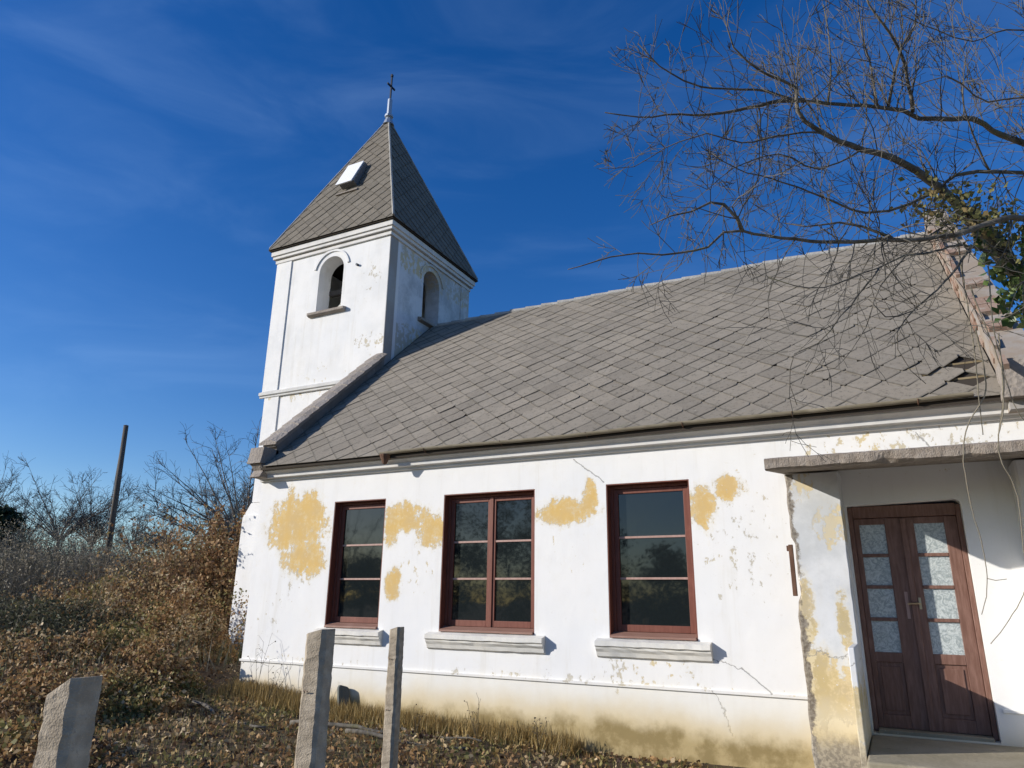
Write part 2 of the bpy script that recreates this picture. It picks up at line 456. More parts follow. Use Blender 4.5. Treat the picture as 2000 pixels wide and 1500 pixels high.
t = NT('window_glass')
wv = t.noise(1.6, 2)
M['glass'] = t.done((0.012, 0.016, 0.017), 0.03, t.bump(wv, 0.05, 0.02), spec=0.62)
t = NT('lace_glass')
v1 = t.noise(17, 3, 0.55, dist=2.5); v2 = t.voronoi(22, feature='SMOOTH_F1')
c = t.mix(t.rng(v1, 0.36, 0.62), (0.52, 0.56, 0.55), (0.30, 0.34, 0.34))
c = t.mix(t.rng(v2, 0.1, 0.4, 0.5, 0), c, (0.60, 0.64, 0.62))
M['lace'] = t.done(c, 0.18, t.bump(v1, 0.5, 0.01), spec=0.5)

def brick_mat():
    t = NT('old_brick')
    r = t.rand()
    col = t.mix(t.rng(r, 0, 1, smooth=False), (0.24, 0.15, 0.11), (0.33, 0.24, 0.185))
    col = t.mix(t.rng(t.noise(4, 6, 0.7), 0.45, 0.65, 0, 0.8), col, (0.38, 0.34, 0.285))
    return t.done(col, 0.95, t.bump(t.noise(30, 5, 0.7), 0.6, 0.01), spec=0.15)
M['brick'] = brick_mat()

def leaf_mat(name, transl=0.15, rough=0.65, spec=0.25):
    t = NT(name)
    c = t.attr('Col')
    t.done(c, rough, spec=spec)
    if transl:
        tr = t.n.new('ShaderNodeBsdfTranslucent'); t.l.new(c, tr.inputs[0])
        mx = t.n.new('ShaderNodeMixShader'); mx.inputs[0].default_value = transl
        t.l.new(t.b.outputs[0], mx.inputs[1]); t.l.new(tr.outputs[0], mx.inputs[2])
        t.l.new(mx.outputs[0], t.n['Material Output'].inputs[0])
    return t.m
M['leaf'] = leaf_mat('dry_leaf', 0.25)
M['ivyleaf'] = leaf_mat('ivy_leaf', 0.12, 0.35, 0.5)
M['blade'] = leaf_mat('dry_grass', 0.2)
t = NT('ivy_leaf_single')
col = t.mix(t.rng(t.rand(), 0, 1, smooth=False), (0.055, 0.12, 0.035), (0.24, 0.31, 0.11))
M['ivy1'] = t.done(col, 0.35, spec=0.5)
t = NT('bark')
b1 = t.noise(9, 6, 0.7, vec=t.mapping(t.pos(), (1, 1, 0.5)))
col = t.mix(t.rng(b1, 0.35, 0.68), (0.085, 0.075, 0.060), (0.20, 0.18, 0.15))
col = t.mix(t.rng(t.noise(3, 5, 0.6), 0.55, 0.7, 0, 0.6), col, (0.16, 0.155, 0.075))
M['bark'] = t.done(col, 0.9, t.bump(b1, 0.7, 0.01), spec=0.1)
M['twig'] = NT('twig_bark').done((0.105, 0.098, 0.085), 0.9, spec=0.1)
M['fartwig'] = NT('far_twig').done((0.15, 0.135, 0.12), 0.95, spec=0.05)
M['stem'] = leaf_mat('dead_stem', 0.0)
t = NT('vine_bark'); M['vine'] = t.done((0.24, 0.21, 0.155), 0.85, spec=0.15)

t = NT('earth')
n1 = t.noise(0.35, 6, 0.65); n2 = t.noise(5, 7, 0.7); n3 = t.noise(30, 5, 0.7)
col = t.mix(t.rng(n1, 0.4, 0.65), (0.085, 0.060, 0.040), (0.115, 0.095, 0.055))
col = t.mix(t.rng(n2, 0.48, 0.66, 0, 0.8), col, (0.14, 0.095, 0.06))
col = t.mix(t.rng(n3, 0.55, 0.7, 0, 0.5), col, (0.055, 0.042, 0.030))
M['earth'] = t.done(col, 0.97, t.bump(t.math('ADD', n2, t.math('MULTIPLY', n3, 0.4)), 0.8, 0.04), spec=0.1)

# ------------------------------------------------------------------ ground
def sstep(a, b, x):
    u = max(0.0, min(1.0, (x - a) / (b - a))); return u * u * (3 - 2 * u)

def gz(x, y):
    z = 0.20 * sstep(3.5, -0.5, x) * sstep(-5, -1.0, y)
    if x < 0.5:
        d = 0.5 - x
        z += 2.15 * sstep(1.5, 19, d) * sstep(-16, -3, y)
        z += max(0, d - 16) * 0.045 * sstep(-16, -3, y)
        z += 0.30 * sstep(0.3, 2.2, d) * sstep(-4.5, -1.5, y)
    z -= 0.03 + 0.09 * sstep(3.0, 6.5, x)
    z += 0.05 * mnoise.noise(Vector((x * 0.7, y * 0.7, 0))) + 0.02 * mnoise.noise(Vector((x * 2.3, y * 2.3, 3)))
    return z

def axis_steps(lo, hi, c0, c1, fine):
    out = []
    v = c0
    while v <= c1: out.append(v); v += fine
    s, v = fine, c0
    while v > lo: s *= 1.22; v -= s; out.insert(0, v)
    s, v = fine, c1
    while v < hi: s *= 1.22; v += s; out.append(v)
    return out
gx = axis_steps(-700, 500, -9, 11, 0.3); gy = axis_steps(-500, 700, -7, 5, 0.3)
gm = MB()
gv = [(x, y, gz(x, y)) for y in gy for x in gx]
nx = len(gx)
gm.add(gv, [(j * nx + i, j * nx + i + 1, (j + 1) * nx + i + 1, (j + 1) * nx + i) for j in range(len(gy) - 1) for i in range(nx - 1)])
tag(gm.build('ground', M['earth'], smooth=True), kind='structure')

t = NT('pale_bounce_paving')  # pale forecourt, added mostly out of view to bounce warm light into the porch
n1 = t.noise(2.0, 6, 0.7); n2 = t.noise(25, 5, 0.7)
pc = t.mix(t.rng(n1, 0.35, 0.65), (0.42, 0.37, 0.29), (0.54, 0.48, 0.38))
M['bounce_paving'] = t.done(pc, 0.95, t.bump(n2, 0.4, 0.01), spec=0.15)
m = MB()
npx, npy = 10, 40
m.add([(8.2 + 9 * i / npx, -1.96 - 13 * j / npy, 0.06 + 0.01 * mnoise.noise(Vector((i * .7, j * .5, 2)))) for j in range(npy + 1) for i in range(npx + 1)],
      [(j * (npx + 1) + i, j * (npx + 1) + i + 1, (j + 1) * (npx + 1) + i + 1, (j + 1) * (npx + 1) + i) for j in range(npy) for i in range(npx)])
tag(m.build('bounce_paving', M['bounce_paving'], smooth=True), kind='structure')

# ------------------------------------------------------------------ the church
church = empty('church', (0, 0, 0), 'small white plastered church with a pointed tower and grey tiled roof', 'church')

def fill_holes(verts2, loops, to3, depth_vec, name, mat, parent):
    """flat wall with holes: loops[0] outer, others holes (2-D points); front face filled, extruded by depth_vec"""
    bm = bmesh.new()
    dv = Vector(depth_vec)
    for off in (Vector((0, 0, 0)), dv):
        edges = []
        for lp in loops:
            vs = [bm.verts.new(Vector(to3(p)) + off) for p in lp]
            for i in range(len(vs)):
                edges.append(bm.edges.new((vs[i], vs[(i + 1) % len(vs)])))
        bmesh.ops.triangle_fill(bm, edges=edges, use_beauty=True)
    for lp in loops:
        a = [Vector(to3(p)) for p in lp]
        n = len(a)
        vs = [bm.verts.new(p) for p in a] + [bm.verts.new(p + dv) for p in a]
        for i in range(n):
            j = (i + 1) % n
            bm.faces.new((vs[i], vs[j], vs[j + n], vs[i + n]))
    bmesh.ops.remove_doubles(bm, verts=bm.verts, dist=1e-5)
    bmesh.ops.recalc_face_normals(bm, faces=bm.faces)
    me = bpy.data.meshes.new(name); bm.to_mesh(me); bm.free()
    me.materials.append(mat)
    o = bpy.data.objects.new(name, me); COL.objects.link(o); o.parent = parent
    return o

def rect(x0, x1, z0, z1): return [(x0, z0), (x1, z0), (x1, z1), (x0, z1)]
def arch(xc, r, z0, zs, n=16):
    return [(xc - r, z0), (xc + r, z0)] + [(xc + r * math.cos(math.pi * k / n), zs + r * math.sin(math.pi * k / n)) for k in range(n + 1)]

XR = 11.06                     # right end of the nave
WINS = [(1.69, 2.72), (3.795, 5.30), (6.353, 7.465)]
WZ0, WZ1 = 1.20, 3.1375
DX0, DX1, DZ0, DZ1 = 9.24, 10.36, 0.36, 2.745
def door_hole():
    r = 0.06
    pts = [(DX0, DZ0), (DX1, DZ0)]
    pts += [(DX1 - r + r * math.cos(a), DZ1 - r + r * math.sin(a)) for a in (0, .5, 1.0, math.pi / 2)]
    pts += [(DX0, DZ1 - .03)]
    return pts
fill_holes(None, [rect(0, 14.2, -0.6, 3.60)] + [rect(a, b, WZ0, WZ1) for a, b in WINS] + [door_hole()],
           lambda p: (p[0], 0, p[1]), (0, 0.45, 0), 'nave_wall', M['wall'], church)
m = MB()
m.box((0.0, 8.75, -0.6), (14.2, 9.2, 3.6))
m.box((13.8, 0.45, -0.6), (14.2, 8.75, 3.6))
m.box((0, 0.45, -0.6), (0.4, 2.83, 3.6)); m.box((0, 6.38, -0.6), (0.4, 8.75, 3.6))
m.build('nave_wall', M['wall'], church)
# plinth lip
m = MB(); m.prism([(0.0, 0.672), (-0.028, 0.668), (-0.026, 0.640), (0.0, 0.632)], 'x', -0.02, 8.65)
m.prism([(0.0, 0.672), (-0.02, 0.668), (-0.02, 0.640), (0.0, 0.632)], 'x', 10.42, 10.84)
m.build('plinth_moulding', M['wall'], church)
# floor inside
m = MB(); m.box((0.4, 0.45, 0.2), (13.8, 8.75, 0.34)); m.build('nave_floor', M['deck'], church)

# roof geometry
RY0, RZ0, RYR, RZR = -0.25, 3.785, 4.603, 8.07
RS = (RZR - RZ0) / (RYR - RY0)
RA = math.atan(RS)
RLEN = math.hypot(RYR - RY0, RZR - RZ0)
UV_V = Vector((0, math.cos(RA), math.sin(RA)))
UV_N = Vector((0, -math.sin(RA), math.cos(RA)))
def roofz(y): return RZ0 + (y - RY0) * RS
def rp(x, s, h=0.0): return Vector((x, RY0, RZ0)) + UV_V * s + UV_N * h + Vector((0, 0, 0))
RX0, RX1 = 0.28, 10.90

# gable wall above the eaves, with the raked coping
m = MB()
m.prism([(0.0, 3.60), (2.83, 3.60), (2.83, roofz(2.83) + 0.20), (0.0, roofz(0) + 0.20)], 'x', 0.0, 0.26)
m.build('gable_wall', M['gable'], church)
m = MB(); m.prism([(6.38, 3.60), (9.2, 3.60), (9.2, roofz(0) + 0.2), (6.38, roofz(2.83) + 0.20)], 'x', 0.0, 0.26)
m.build('gable_wall', M['tower'], church)
cop = MB()
cop.prism([(-0.05, roofz(-0.05) + 0.20), (2.83, roofz(2.83) + 0.20), (2.83, roofz(2.83) + 0.25), (-0.05, roofz(-0.05) + 0.25)], 'x', -0.02, 0.28)
copo = cop.build('gable_coping', M['coping'], church)
n_c = 12
for i in range(n_c):          # cap tiles laid up the rake
    y0 = -0.10 + i * 2.92 / n_c; y1 = y0 + 2.92 / n_c + 0.015
    y1 = min(y1, 2.825)
    j = R.uniform(-0.008, 0.012)
    c = MB()
    prof = [(-0.07, 0.262), (0.33, 0.262), (0.34, 0.30), (0.20, 0.345), (0.05, 0.345), (-0.08, 0.30)]
    vs = []
    for (yy, lift) in ((y0, 0.018), (y1, 0.0)):
        for (x, h) in prof:
            vs.append((x + j, yy, roofz(yy) + h + lift + j * 0.5))
    k = len(prof)
    c.add(vs, [tuple(range(k)), tuple(range(2 * k - 1, k - 1, -1))] + [(q, (q + 1) % k, (q + 1) % k + k, q + k) for q in range(k)])
    c.build('coping_tile', M['coping'], copo)
m = MB()
m.prism([(-0.34, 3.83), (0.06, 3.83), (0.06, 4.12), (-0.28, 4.12), (-0.30, 4.00)], 'x', -0.06, 0.26)
m.prism([(-0.30, 3.60), (0.0, 3.60), (0.0, 3.825), (-0.30, 3.825), (-0.22, 3.72)], 'x', 0.0, 0.24)
m.build('kneeler_stone', M['coping'], church, bevel=0.008)

# cornice under the eaves
m = MB()
prof = [(0.0, 3.553), (-0.045, 3.558), (-0.05, 3.592), (-0.120, 3.604), (-0.125, 3.656), (-0.15, 3.675), (-0.195, 3.70), (-0.20, 3.735), (0.0, 3.735)]
m.prism(prof, 'x', 0.0, 14.1)
m.build('cornice', M['trim'], church)
m = MB(); m.box((0.26, -0.240, 3.737), (10.75, -0.202, 3.79)); m.build('fascia_board', M['fascia'], church)

# roof deck
m = MB()
d = 0.07
m.prism([(RY0, RZ0 - d), (RYR, RZR - d), (RYR, RZR - 0.012), (RY0, RZ0 - 0.012)], 'x', RX0 - .08, RX1)
m.prism([(9.456, RZ0 - d), (RYR + .001, RZR - d), (RYR + .001, RZR - 0.012), (9.456, RZ0 - 0.012)], 'x', RX0 - .08, RX1)
roof = m.build('main_roof', M['deck'], church)

# diamond tiles
TE, TX = 0.338, 0.302                  # plate edge, laying pitch
HD = TE / math.sqrt(2); HP = TX / math.sqrt(2)
TT, TUP = 0.005, 0.013
def tile_mesh():
    c = 0.055
    pts = [(0, -HD), (HD - c, -c), (HD - c, c), (c * .6, HD - c * .6), (-c * .6, HD - c * .6), (-HD + c, c), (-HD + c, -c)]
    m = MB()
    k = len(pts)
    vs = []
    for zz in (0, TT):
        for (u, v) in pts:
            vs.append((u, v, TUP * (HD - v) / (2 * HD) + zz))
    m.add(vs, [tuple(reversed(range(k))), tuple(range(k, 2 * k))] + [(q, (q + 1) % k, (q + 1) % k + k, q + k) for q in range(k)])
    m.hascol = True
    m.c = [(0.5, u / HD * .5 + .5, v / HD * .5 + .5, 1) for (u, v) in pts] * 2
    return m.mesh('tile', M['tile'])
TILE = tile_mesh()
TPTS = [(0, -HD), (HD, 0), (0, HD), (-HD, 0)]
def clip_poly(poly, a, b, c):
    """keep a*u+b*v<=c"""
    out = []
    for i in range(len(poly)):
        p, q = poly[i], poly[(i + 1) % len(poly)]
        dp, dq = a * p[0] + b * p[1] - c, a * q[0] + b * q[1] - c
        if dp <= 0: out.append(p)
        if (dp < 0 < dq) or (dq < 0 < dp):
            u = dp / (dp - dq); out.append((p[0] + (q[0] - p[0]) * u, p[1] + (q[1] - p[1]) * u))
    return out
def plate(mb, origin, U, V, N, cu, cv, he, clips, tilt=TUP, thick=TT, rnd=0.5, lift=0.0):
    pts = [(cu + p[0] * he / HD, cv + p[1] * he / HD) for p in TPTS]
    for cl in clips: 
        pts = clip_poly(pts, *cl)
        if len(pts) < 3: return
    k = len(pts); vs = []
    for zz in (0, thick):
        for (u, v) in pts:
            h = tilt * (he - (v - cv)) / (2 * he) + zz + lift
            vs.append(origin + U * u + V * v + N * h)
    mb.add(vs, [tuple(reversed(range(k))), tuple(range(k, 2 * k))] + [(q, (q + 1) % k, (q + 1) % k + k, q + k) for q in range(k)], (rnd, rnd, rnd, 1))
    mb.c[-2 * k:] = [(rnd, (u - cu) / he * .5 + .5, (v - cv) / he * .5 + .5, 1) for (u, v) in pts] * 2

tiles = []
row = 0
v = -0.02
while v < RLEN + 0.1:
    off = HP if row % 2 else 0
    u = RX0 - 0.3 + off
    while u < RX1 + 0.3:
        tiles.append((u, v)); u += 2 * HP
    v += HP; row += 1
def tower_hit(u, v):
    y = RY0 + v * math.cos(RA)
    return y > 2.75 and u < 0.5
inter, rest = [], []
for (u, v) in tiles:
    hole = ((abs((u - 10.66) / 0.30) + abs((v - 0.74) / 0.26) < 1.0) or (abs((u - 10.85) / 0.2) + abs((v - 0.4) / 0.2) < 1.0))
    if hole: continue
    full = (u - HD > RX0 and u + HD < RX1 and v - HD > 0.0 and v + HD < RLEN and not (tower_hit(u - HD, v)))
    p = rp(u, v); q = p - CAM; zc = q.dot(FWD)
    px = 1000 + FPX * q.dot(RGT) / zc
    size = (-q.normalized()).dot(UV_N) / q.length_squared
    if full and px < 1985: inter.append((size, u, v))
    else: rest.append((u, v))
inter.sort(reverse=True)
for (s_, u, v) in inter[300:]: rest.append((u, v))
ROT = Matrix(((1, 0, 0), (0, UV_V.y, UV_N.y), (0, UV_V.z, UV_N.z)))
for (s_, u, v) in inter[:300]:
    o = bpy.data.objects.new('tile', TILE); COL.objects.link(o); o.parent = roof
    broken = (u > 10.2 and v < 1.25)
    j = 1.0 if not broken else 6.0
    e = Matrix.Rotation(R.gauss(0, 0.020) * j, 3, 'Z') @ Matrix.Rotation(R.gauss(0, 0.009) * j, 3, 'X') @ Matrix.Rotation(R.gauss(0, 0.009) * j, 3, 'Y')
    M3 = ROT @ e
    lift = abs(R.gauss(0, 0.003)) + (0.012 * R.random() if broken else 0)
    o.matrix_world = Matrix.Translation(rp(u + R.gauss(0, .006), v + R.gauss(0, .007) - (R.random() * .05 if broken else 0), lift)) @ M3.to_4x4()
f = MB()
O0 = Vector((0, RY0, RZ0))
for (u, v) in rest:
    cl = [(-1, 0, -(RX0)), (1, 0, RX1), (0, -1, 0.035), (0, 1, RLEN - 0.02)]
    ea = R.gauss(0, .02); ca, sa = math.cos(ea), math.sin(ea)
    Nn = (UV_N + UV_V * R.gauss(0, .009) + Vector((R.gauss(0, .009), 0, 0))).normalized()
    Uu = Vector((1, 0, 0)); Vv = UV_V
    o_ = O0 + Uu * (u + R.gauss(0, .006)) + Vv * (v + R.gauss(0, .007))
    Uu = (Vector((1, 0, 0)) * ca + UV_V * sa); Uu = (Uu - Nn * Uu.dot(Nn)).normalized(); Vv = Nn.cross(Uu)
    ok = RX0 + HD < u < RX1 - HD and HD < v < RLEN - HD
    if ok: plate(f, o_, Uu, Vv, Nn, 0, 0, HD, [], rnd=R.random(), lift=abs(R.gauss(0, .003)))
    else: plate(f, O0, Vector((1, 0, 0)), UV_V, UV_N, u, v, HD, cl, rnd=R.random(), lift=abs(R.gauss(0, .003)))
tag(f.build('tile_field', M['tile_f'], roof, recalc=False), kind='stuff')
# starter course strip at the eave and ridge caps
for i in range(26):
    x0 = 0.45 + i * 0.402; x1 = min(x0 + 0.42, 10.9)
    if x0 > 10.7: break
    m = MB(); pts = [(x0, RYR, RZR - .035), (x1, RYR, RZR - .03)]
    m.tube([Vector((x0, RYR, RZR - .025 + R.uniform(0, .012))), Vector((x1, RYR, RZR - .04 + R.uniform(0, .012)))], [0.085, 0.075], 8)
    m.build('ridge_cap', M['hip'], roof, smooth=False)
# loose battens showing in the hole at the right
for k in range(3):
    m = MB(); p = rp(9.95, 0.45 + 0.2 * k, -0.004); q = rp(10.85, 0.47 + 0.2 * k, -0.004)
    m.tube([p, q], 0.016, 4); m.build('batten', M['fascia'], roof)

# gutter
g = MB()
n = 8
ring = []
def ring_at(x, dz=0.0):
    out = []
    for k in range(n + 1):
        a = math.pi + math.pi * k / n
        out.append((x, -0.290 + 0.042 * math.cos(a), 3.805 + dz + 0.042 * math.sin(a)))
    for k in range(n, -1, -1):
        a = math.pi + math.pi * k / n
        out.append((x, -0.290 + 0.037 * math.cos(a), 3.805 + dz + 0.037 * math.sin(a)))
    return out
xs = [2.78 + i * (10.62 - 2.78) / 10 for i in range(11)]
k = 2 * (n + 1)
vs, fs = [], []
for i, x in enumerate(xs):
    vs += ring_at(x, 0.012 * math.sin(i * 1.3) + (0.012 if i > 7 else 0))
    if i:
        b0, b1 = (i - 1) * k, i * k
        for q in range(k): fs.append((b0 + q, b0 + (q + 1) % k, b1 + (q + 1) % k, b1 + q))
fs += [tuple(range(k)), tuple(range(len(vs) - k, len(vs)))]
g.add(vs, fs)
gut = g.build('gutter', M['gutter'], church)
m = MB(); m.lathe([(0.012, -0.19), (0.03, -0.18), (0.085, -0.05), (0.085, -0.035)], (2.87, -0.29, 3.805), 10); m.build('gutter_outlet', M['rust'], gut)
for x in (3.6, 4.9, 6.2, 7.5, 8.8, 10.1):
    m = MB(); m.tube([(x, -0.24, 3.80), (x, -0.245, 3.745), (x, -0.29, 3.757), (x, -0.336, 3.80)], 0.007, 4); m.build('gutter_bracket', M['rust'], gut)

# raked gable parapet with bare brick at the right end
par = MB()
PX0, PX1 = 10.92, 11.22
par.prism([(-0.3, 3.60), (RYR, 3.60), (RYR, roofz(RYR) + 0.38), (-0.3, roofz(-0.3) + 0.38)], 'x', PX0, PX1)
par.prism([(-0.32, roofz(-0.32) + 0.381), (RYR, roofz(RYR) + 0.381), (RYR, roofz(RYR) + 0.43), (-0.32, roofz(-0.32) + 0.43)], 'x', PX0 - .03, PX1 + .03)
par.prism([(9.5, 3.60), (RYR, 3.60), (RYR, roofz(RYR) + 0.38), (9.5, roofz(-0.3) + 0.38)], 'x', PX0 + .001, PX1)
paro = par.build('gable_parapet', plaster('parapet_plaster', base=(0.30, 0.245, 0.19), grey=0.5, stain=False), church)
bmesh_b = MB(); bmesh_b.box((-0.02, -0.118, -0.032), (0.028, 0.118, 0.032)); BR = bmesh_b.mesh('brick', M['brick'])
bt = MB(); bt.box((-0.055, -0.118, -0.033), (0.055, 0.118, 0.033)); BT = bt.mesh('brick', M['brick'])
cnt = 0
for rowi in range(5):
    s = 0.05 + (0.125 if rowi % 2 else 0)
    while s < RLEN - 0.15:
        if R.random() < 0.36 - 0.2 * (s < 1.2):
            p = rp(PX0, s, 0.055 + rowi * 0.072)
            o = bpy.data.objects.new('brick', BR); COL.objects.link(o); o.parent = paro
            o.matrix_world = Matrix.Translation(p + Vector((R.uniform(-.008, .006), 0, 0))) @ (ROT.to_4x4()) @ Matrix.Rotation(R.gauss(0, .02), 4, 'X')
            cnt += 1
        s += 0.25
s = 0.0
while s < RLEN - 0.1:
    if R.random() < 0.14:
        for xx in (PX0 + 0.07, PX0 + 0.19):
            p = rp(xx, s + R.uniform(-.01, .01), 0.0) + Vector((0, 0, 0.41))
            p = Vector((xx, RY0 + s * math.cos(RA), roofz(RY0 + s * math.cos(RA)) + 0.43)) + UV_N * 0.03
            o = bpy.data.objects.new('brick', BT); COL.objects.link(o); o.parent = paro
            o.matrix_world = Matrix.Translation(p) @ ROT.to_4x4() @ Matrix.Rotation(R.gauss(0, .05), 4, 'Z')
    s += 0.25
m = MB(); m.box((PX0 - 0.06, -0.42, 3.70), (PX1 + 0.06, 0.0, 3.80)); m.box((PX0 - 0.03, -0.36, 3.80), (PX1 + 0.03, -0.02, 4.12))
m.build('kneeler_stone', M['coping'], church, bevel=0.01)
# low wing continuing beyond
m = MB(); m.prism([(-0.38, 3.62), (3.0, 3.95), (3.0, 4.05), (-0.40, 3.72)], 'x', 11.29, 14.3); m.build('wing_roof', M['coping'], church)

# windows
def build_window(x0, x1, double):
    root = None
    yF = 0.115
    m = MB()                                # fixed outer frame
    w = 0.055
    m.box((x0 + .002, yF, WZ0 + .002), (x0 + w, yF + 0.09, WZ1 - .002)); m.box((x1 - w, yF, WZ0 + .002), (x1 - .002, yF + 0.09, WZ1 - .002))
    m.box((x0 + w, yF, WZ1 - w), (x1 - w, yF + 0.09, WZ1 - .002)); m.box((x0 + w, yF, WZ0 + .002), (x1 - w, yF + 0.09, WZ0 + 0.06))
    win = m.build('window', M['frame'], church, bevel=0.004)
    m = MB()                                # painted lining of the left reveal and head
    m.box((x0 + .001, 0.004, WZ0 + .003), (x0 + 0.014, yF - .002, WZ1 - .015)); m.box((x1 - 0.014, 0.004, WZ0 + .003), (x1 - .001, yF - .002, WZ1 - .015))
    m.box((x0 + .001, 0.004, WZ1 - .014), (x1 - .001, yF - .002, WZ1 - .001))
    m.build('reveal_lining', M['frame'], win)
    m = MB()
    m.prism([(-0.03, WZ0 + 0.004), (-0.03, WZ0 + 0.028), (yF - .002, WZ0 + 0.075), (yF - .002, WZ0 + 0.004)], 'x', x0 + 0.016, x1 - 0.016)
    m.build('drip_board', M['wsill'], win, bevel=0.004)
    leaves = [(x0 + w, x1 - w)] if not double else [(x0 + w, (x0 + x1) / 2 - 0.004), ((x0 + x1) / 2 + 0.004, x1 - w)]
    z0, z1 = WZ0 + 0.075, WZ1 - w - 0.004
    rows = 3
    for li, (a, b) in enumerate(leaves):
        m = MB(); s = 0.062; y0, y1 = yF + 0.018, yF + 0.062
        m.box((a, y0, z0), (a + s, y1, z1)); m.box((b - s, y0, z0), (b, y1, z1))
        m.box((a + s, y0 + .001, z1 - s), (b - s, y1, z1)); m.box((a + s, y0 + .001, z0), (b - s, y1, z0 + 0.085))
        m.build('sash', M['frame'], win, bevel=0.005)
        ga, gb, g0, g1 = a + s, b - s, z0 + 0.085, z1 - s
        zs = [g0, 1.925, 2.445, g1]
        for z in zs[1:3]:
            m = MB(); m.box((ga, y0 + .004, z - 0.014), (gb, y1 - .004, z + 0.014)); m.build('muntin', M['muntin'], win, bevel=0.003)
        for r_ in range(3):
            za, zb = zs[r_] + (0.0145 if r_ else 0), zs[r_ + 1] - (0.0145 if r_ < 2 else 0)
            m = MB(); yy = y0 + 0.022
            tl = R.uniform(-.003, .003)
            m.add([(ga, yy + tl, za), (gb, yy - tl, za), (gb, yy - tl * .6, zb), (ga, yy + tl * .5, zb), (ga, yy + .004 + tl, za), (gb, yy + .004 - tl, za), (gb, yy + .004 - tl * .6, zb), (ga, yy + .004 + tl * .5, zb)],
                  [(0, 1, 2, 3), (7, 6, 5, 4), (0, 4, 5, 1), (1, 5, 6, 2), (2, 6, 7, 3), (3, 7, 4, 0)])
            m.build('pane', M['glass'], win)
    if double:
        xm = (x0 + x1) / 2
        m = MB(); m.box((xm - 0.028, yF + 0.002, z0), (xm + 0.028, yF + 0.0175, z1)); m.build('astragal', M['frame'], win, bevel=0.004)
    # moulded plaster sill
    m = MB()
    e = 0.16 if x0 > 1.8 else 0.10
    prof = [(0, 1.195), (-0.115, 1.165), (-0.12, 1.108), (-0.095, 1.095), (-0.09, 1.07), (-0.06, 1.035), (-0.045, 0.985), (0, 0.962)]
    vs, fs = [], []
    nseg = 14
    k = len(prof)
    for i in range(nseg + 1):
        x = x0 - e + (x1 - x0 + 2 * e) * i / nseg
        for (y, z) in prof:
            jj = R.uniform(-.006, .004) if (0 < i < nseg) else 0
            vs.append((x, y + (jj if y < -0.05 else 0), z + jj * .8))
        if i:
            for q in range(k): fs.append(((i - 1) * k + q, (i - 1) * k + (q + 1) % k, i * k + (q + 1) % k, i * k + q))
    fs += [tuple(range(k)), tuple(range(len(vs) - k, len(vs)))]
    m.add(vs, fs); m.build('window_sill', M['sill'], church)
for i, (a, b) in enumerate(WINS): build_window(a, b, i == 1)

# door
YD = 0.15
m = MB()
m.box((DX0 + .002, YD - .03, DZ0 + .002), (DX0 + 0.05, YD + 0.09, DZ1 - 0.04)); m.box((DX1 - 0.05, YD - .03, DZ0 + .002), (DX1 - .002, YD + 0.09, DZ1 - .045)); m.box((DX0 + 0.05, YD - .03, DZ1 - 0.16), (DX1 - 0.05, YD + 0.09, DZ1 - .03))
m.build('door_frame', M['door'], church, bevel=0.006)
m = MB(); m.box((DX0 + .05, 0.002, DZ0 - .05), (DX1 - 0.05, YD + .1, DZ0 + 0.035)); m.build('threshold', M['floor'], church, bevel=0.006)
DOORM = DX0 + 0.555
for li, (a, b, pa, pb) in enumerate(((DX0 + .052, DOORM - .003, 9.345, 9.605), (DOORM + .003, DX1 - .052, 9.895, 10.185))):
    za, zb = DZ0 + 0.04, DZ1 - 0.165
    m = MB(); y0, y1 = YD, YD + 0.045
    m.box((a, y0, za), (pa, y1, zb)); m.box((pb, y0, za), (b, y1, zb))
    m.box((pa, y0 + .0005, 2.51), (pb, y1, zb)); m.box((pa, y0 + .0005, 1.05), (pb, y1, 1.15)); m.box((pa, y0 + .0005, za), (pb, y1, za + 0.13))
    m.box((pa, y0 + .018, za + .13), (pb, y1 - .004, 1.05))
    leaf = m.build('door_leaf', M['door'], church, bevel=0.005)
    zs = [1.15 + i * (2.51 - 1.15) / 4 for i in range(5)]
    for z in zs[1:4]:
        m = MB(); m.box((pa, y0 - .004, z - .018), (pb, y1 - .004, z + .018)); m.build('muntin', M['door'], leaf, bevel=0.004)
    for r_ in range(4):
        m = MB(); m.box((pa, y0 + .018, zs[r_] + (.0185 if r_ else 0)), (pb, y0 + .024, zs[r_ + 1] - (.0185 if r_ < 3 else 0))); m.build('pane', M['lace'], leaf)
    m = MB(); m.box((pa + .035, y0 + .006, za + .17), (pb - .035, y0 + .0175, 1.01)); m.build('panel', M['door'], leaf, bevel=0.006)
    if li == 1:
        m = MB(); m.box((a - .035, y0 - .022, za), (a + .02, y0 - .0005, zb - .01)); m.build('meeting_strip', M['door'], leaf, bevel=0.005)
        m = MB(); m.box((a + 0.036, y0 - .006, 1.60), (a + 0.060, y0 - .0005, 1.72)); m.tube([(a + .047, y0 - .002, 1.66), (a + .047, y0 - .055, 1.66), (a + .030, y0 - .06, 1.66), (a - .075, y0 - .058, 1.655)], 0.010, 6)
        m.build('handle', M['brass'], leaf)
    else:
        m = MB(); m.box((b - 0.085, y0 - .004, 1.50), (b - 0.055, y0 - .0005, 1.78)); m.build('lock_plate', M['muntin'], leaf)

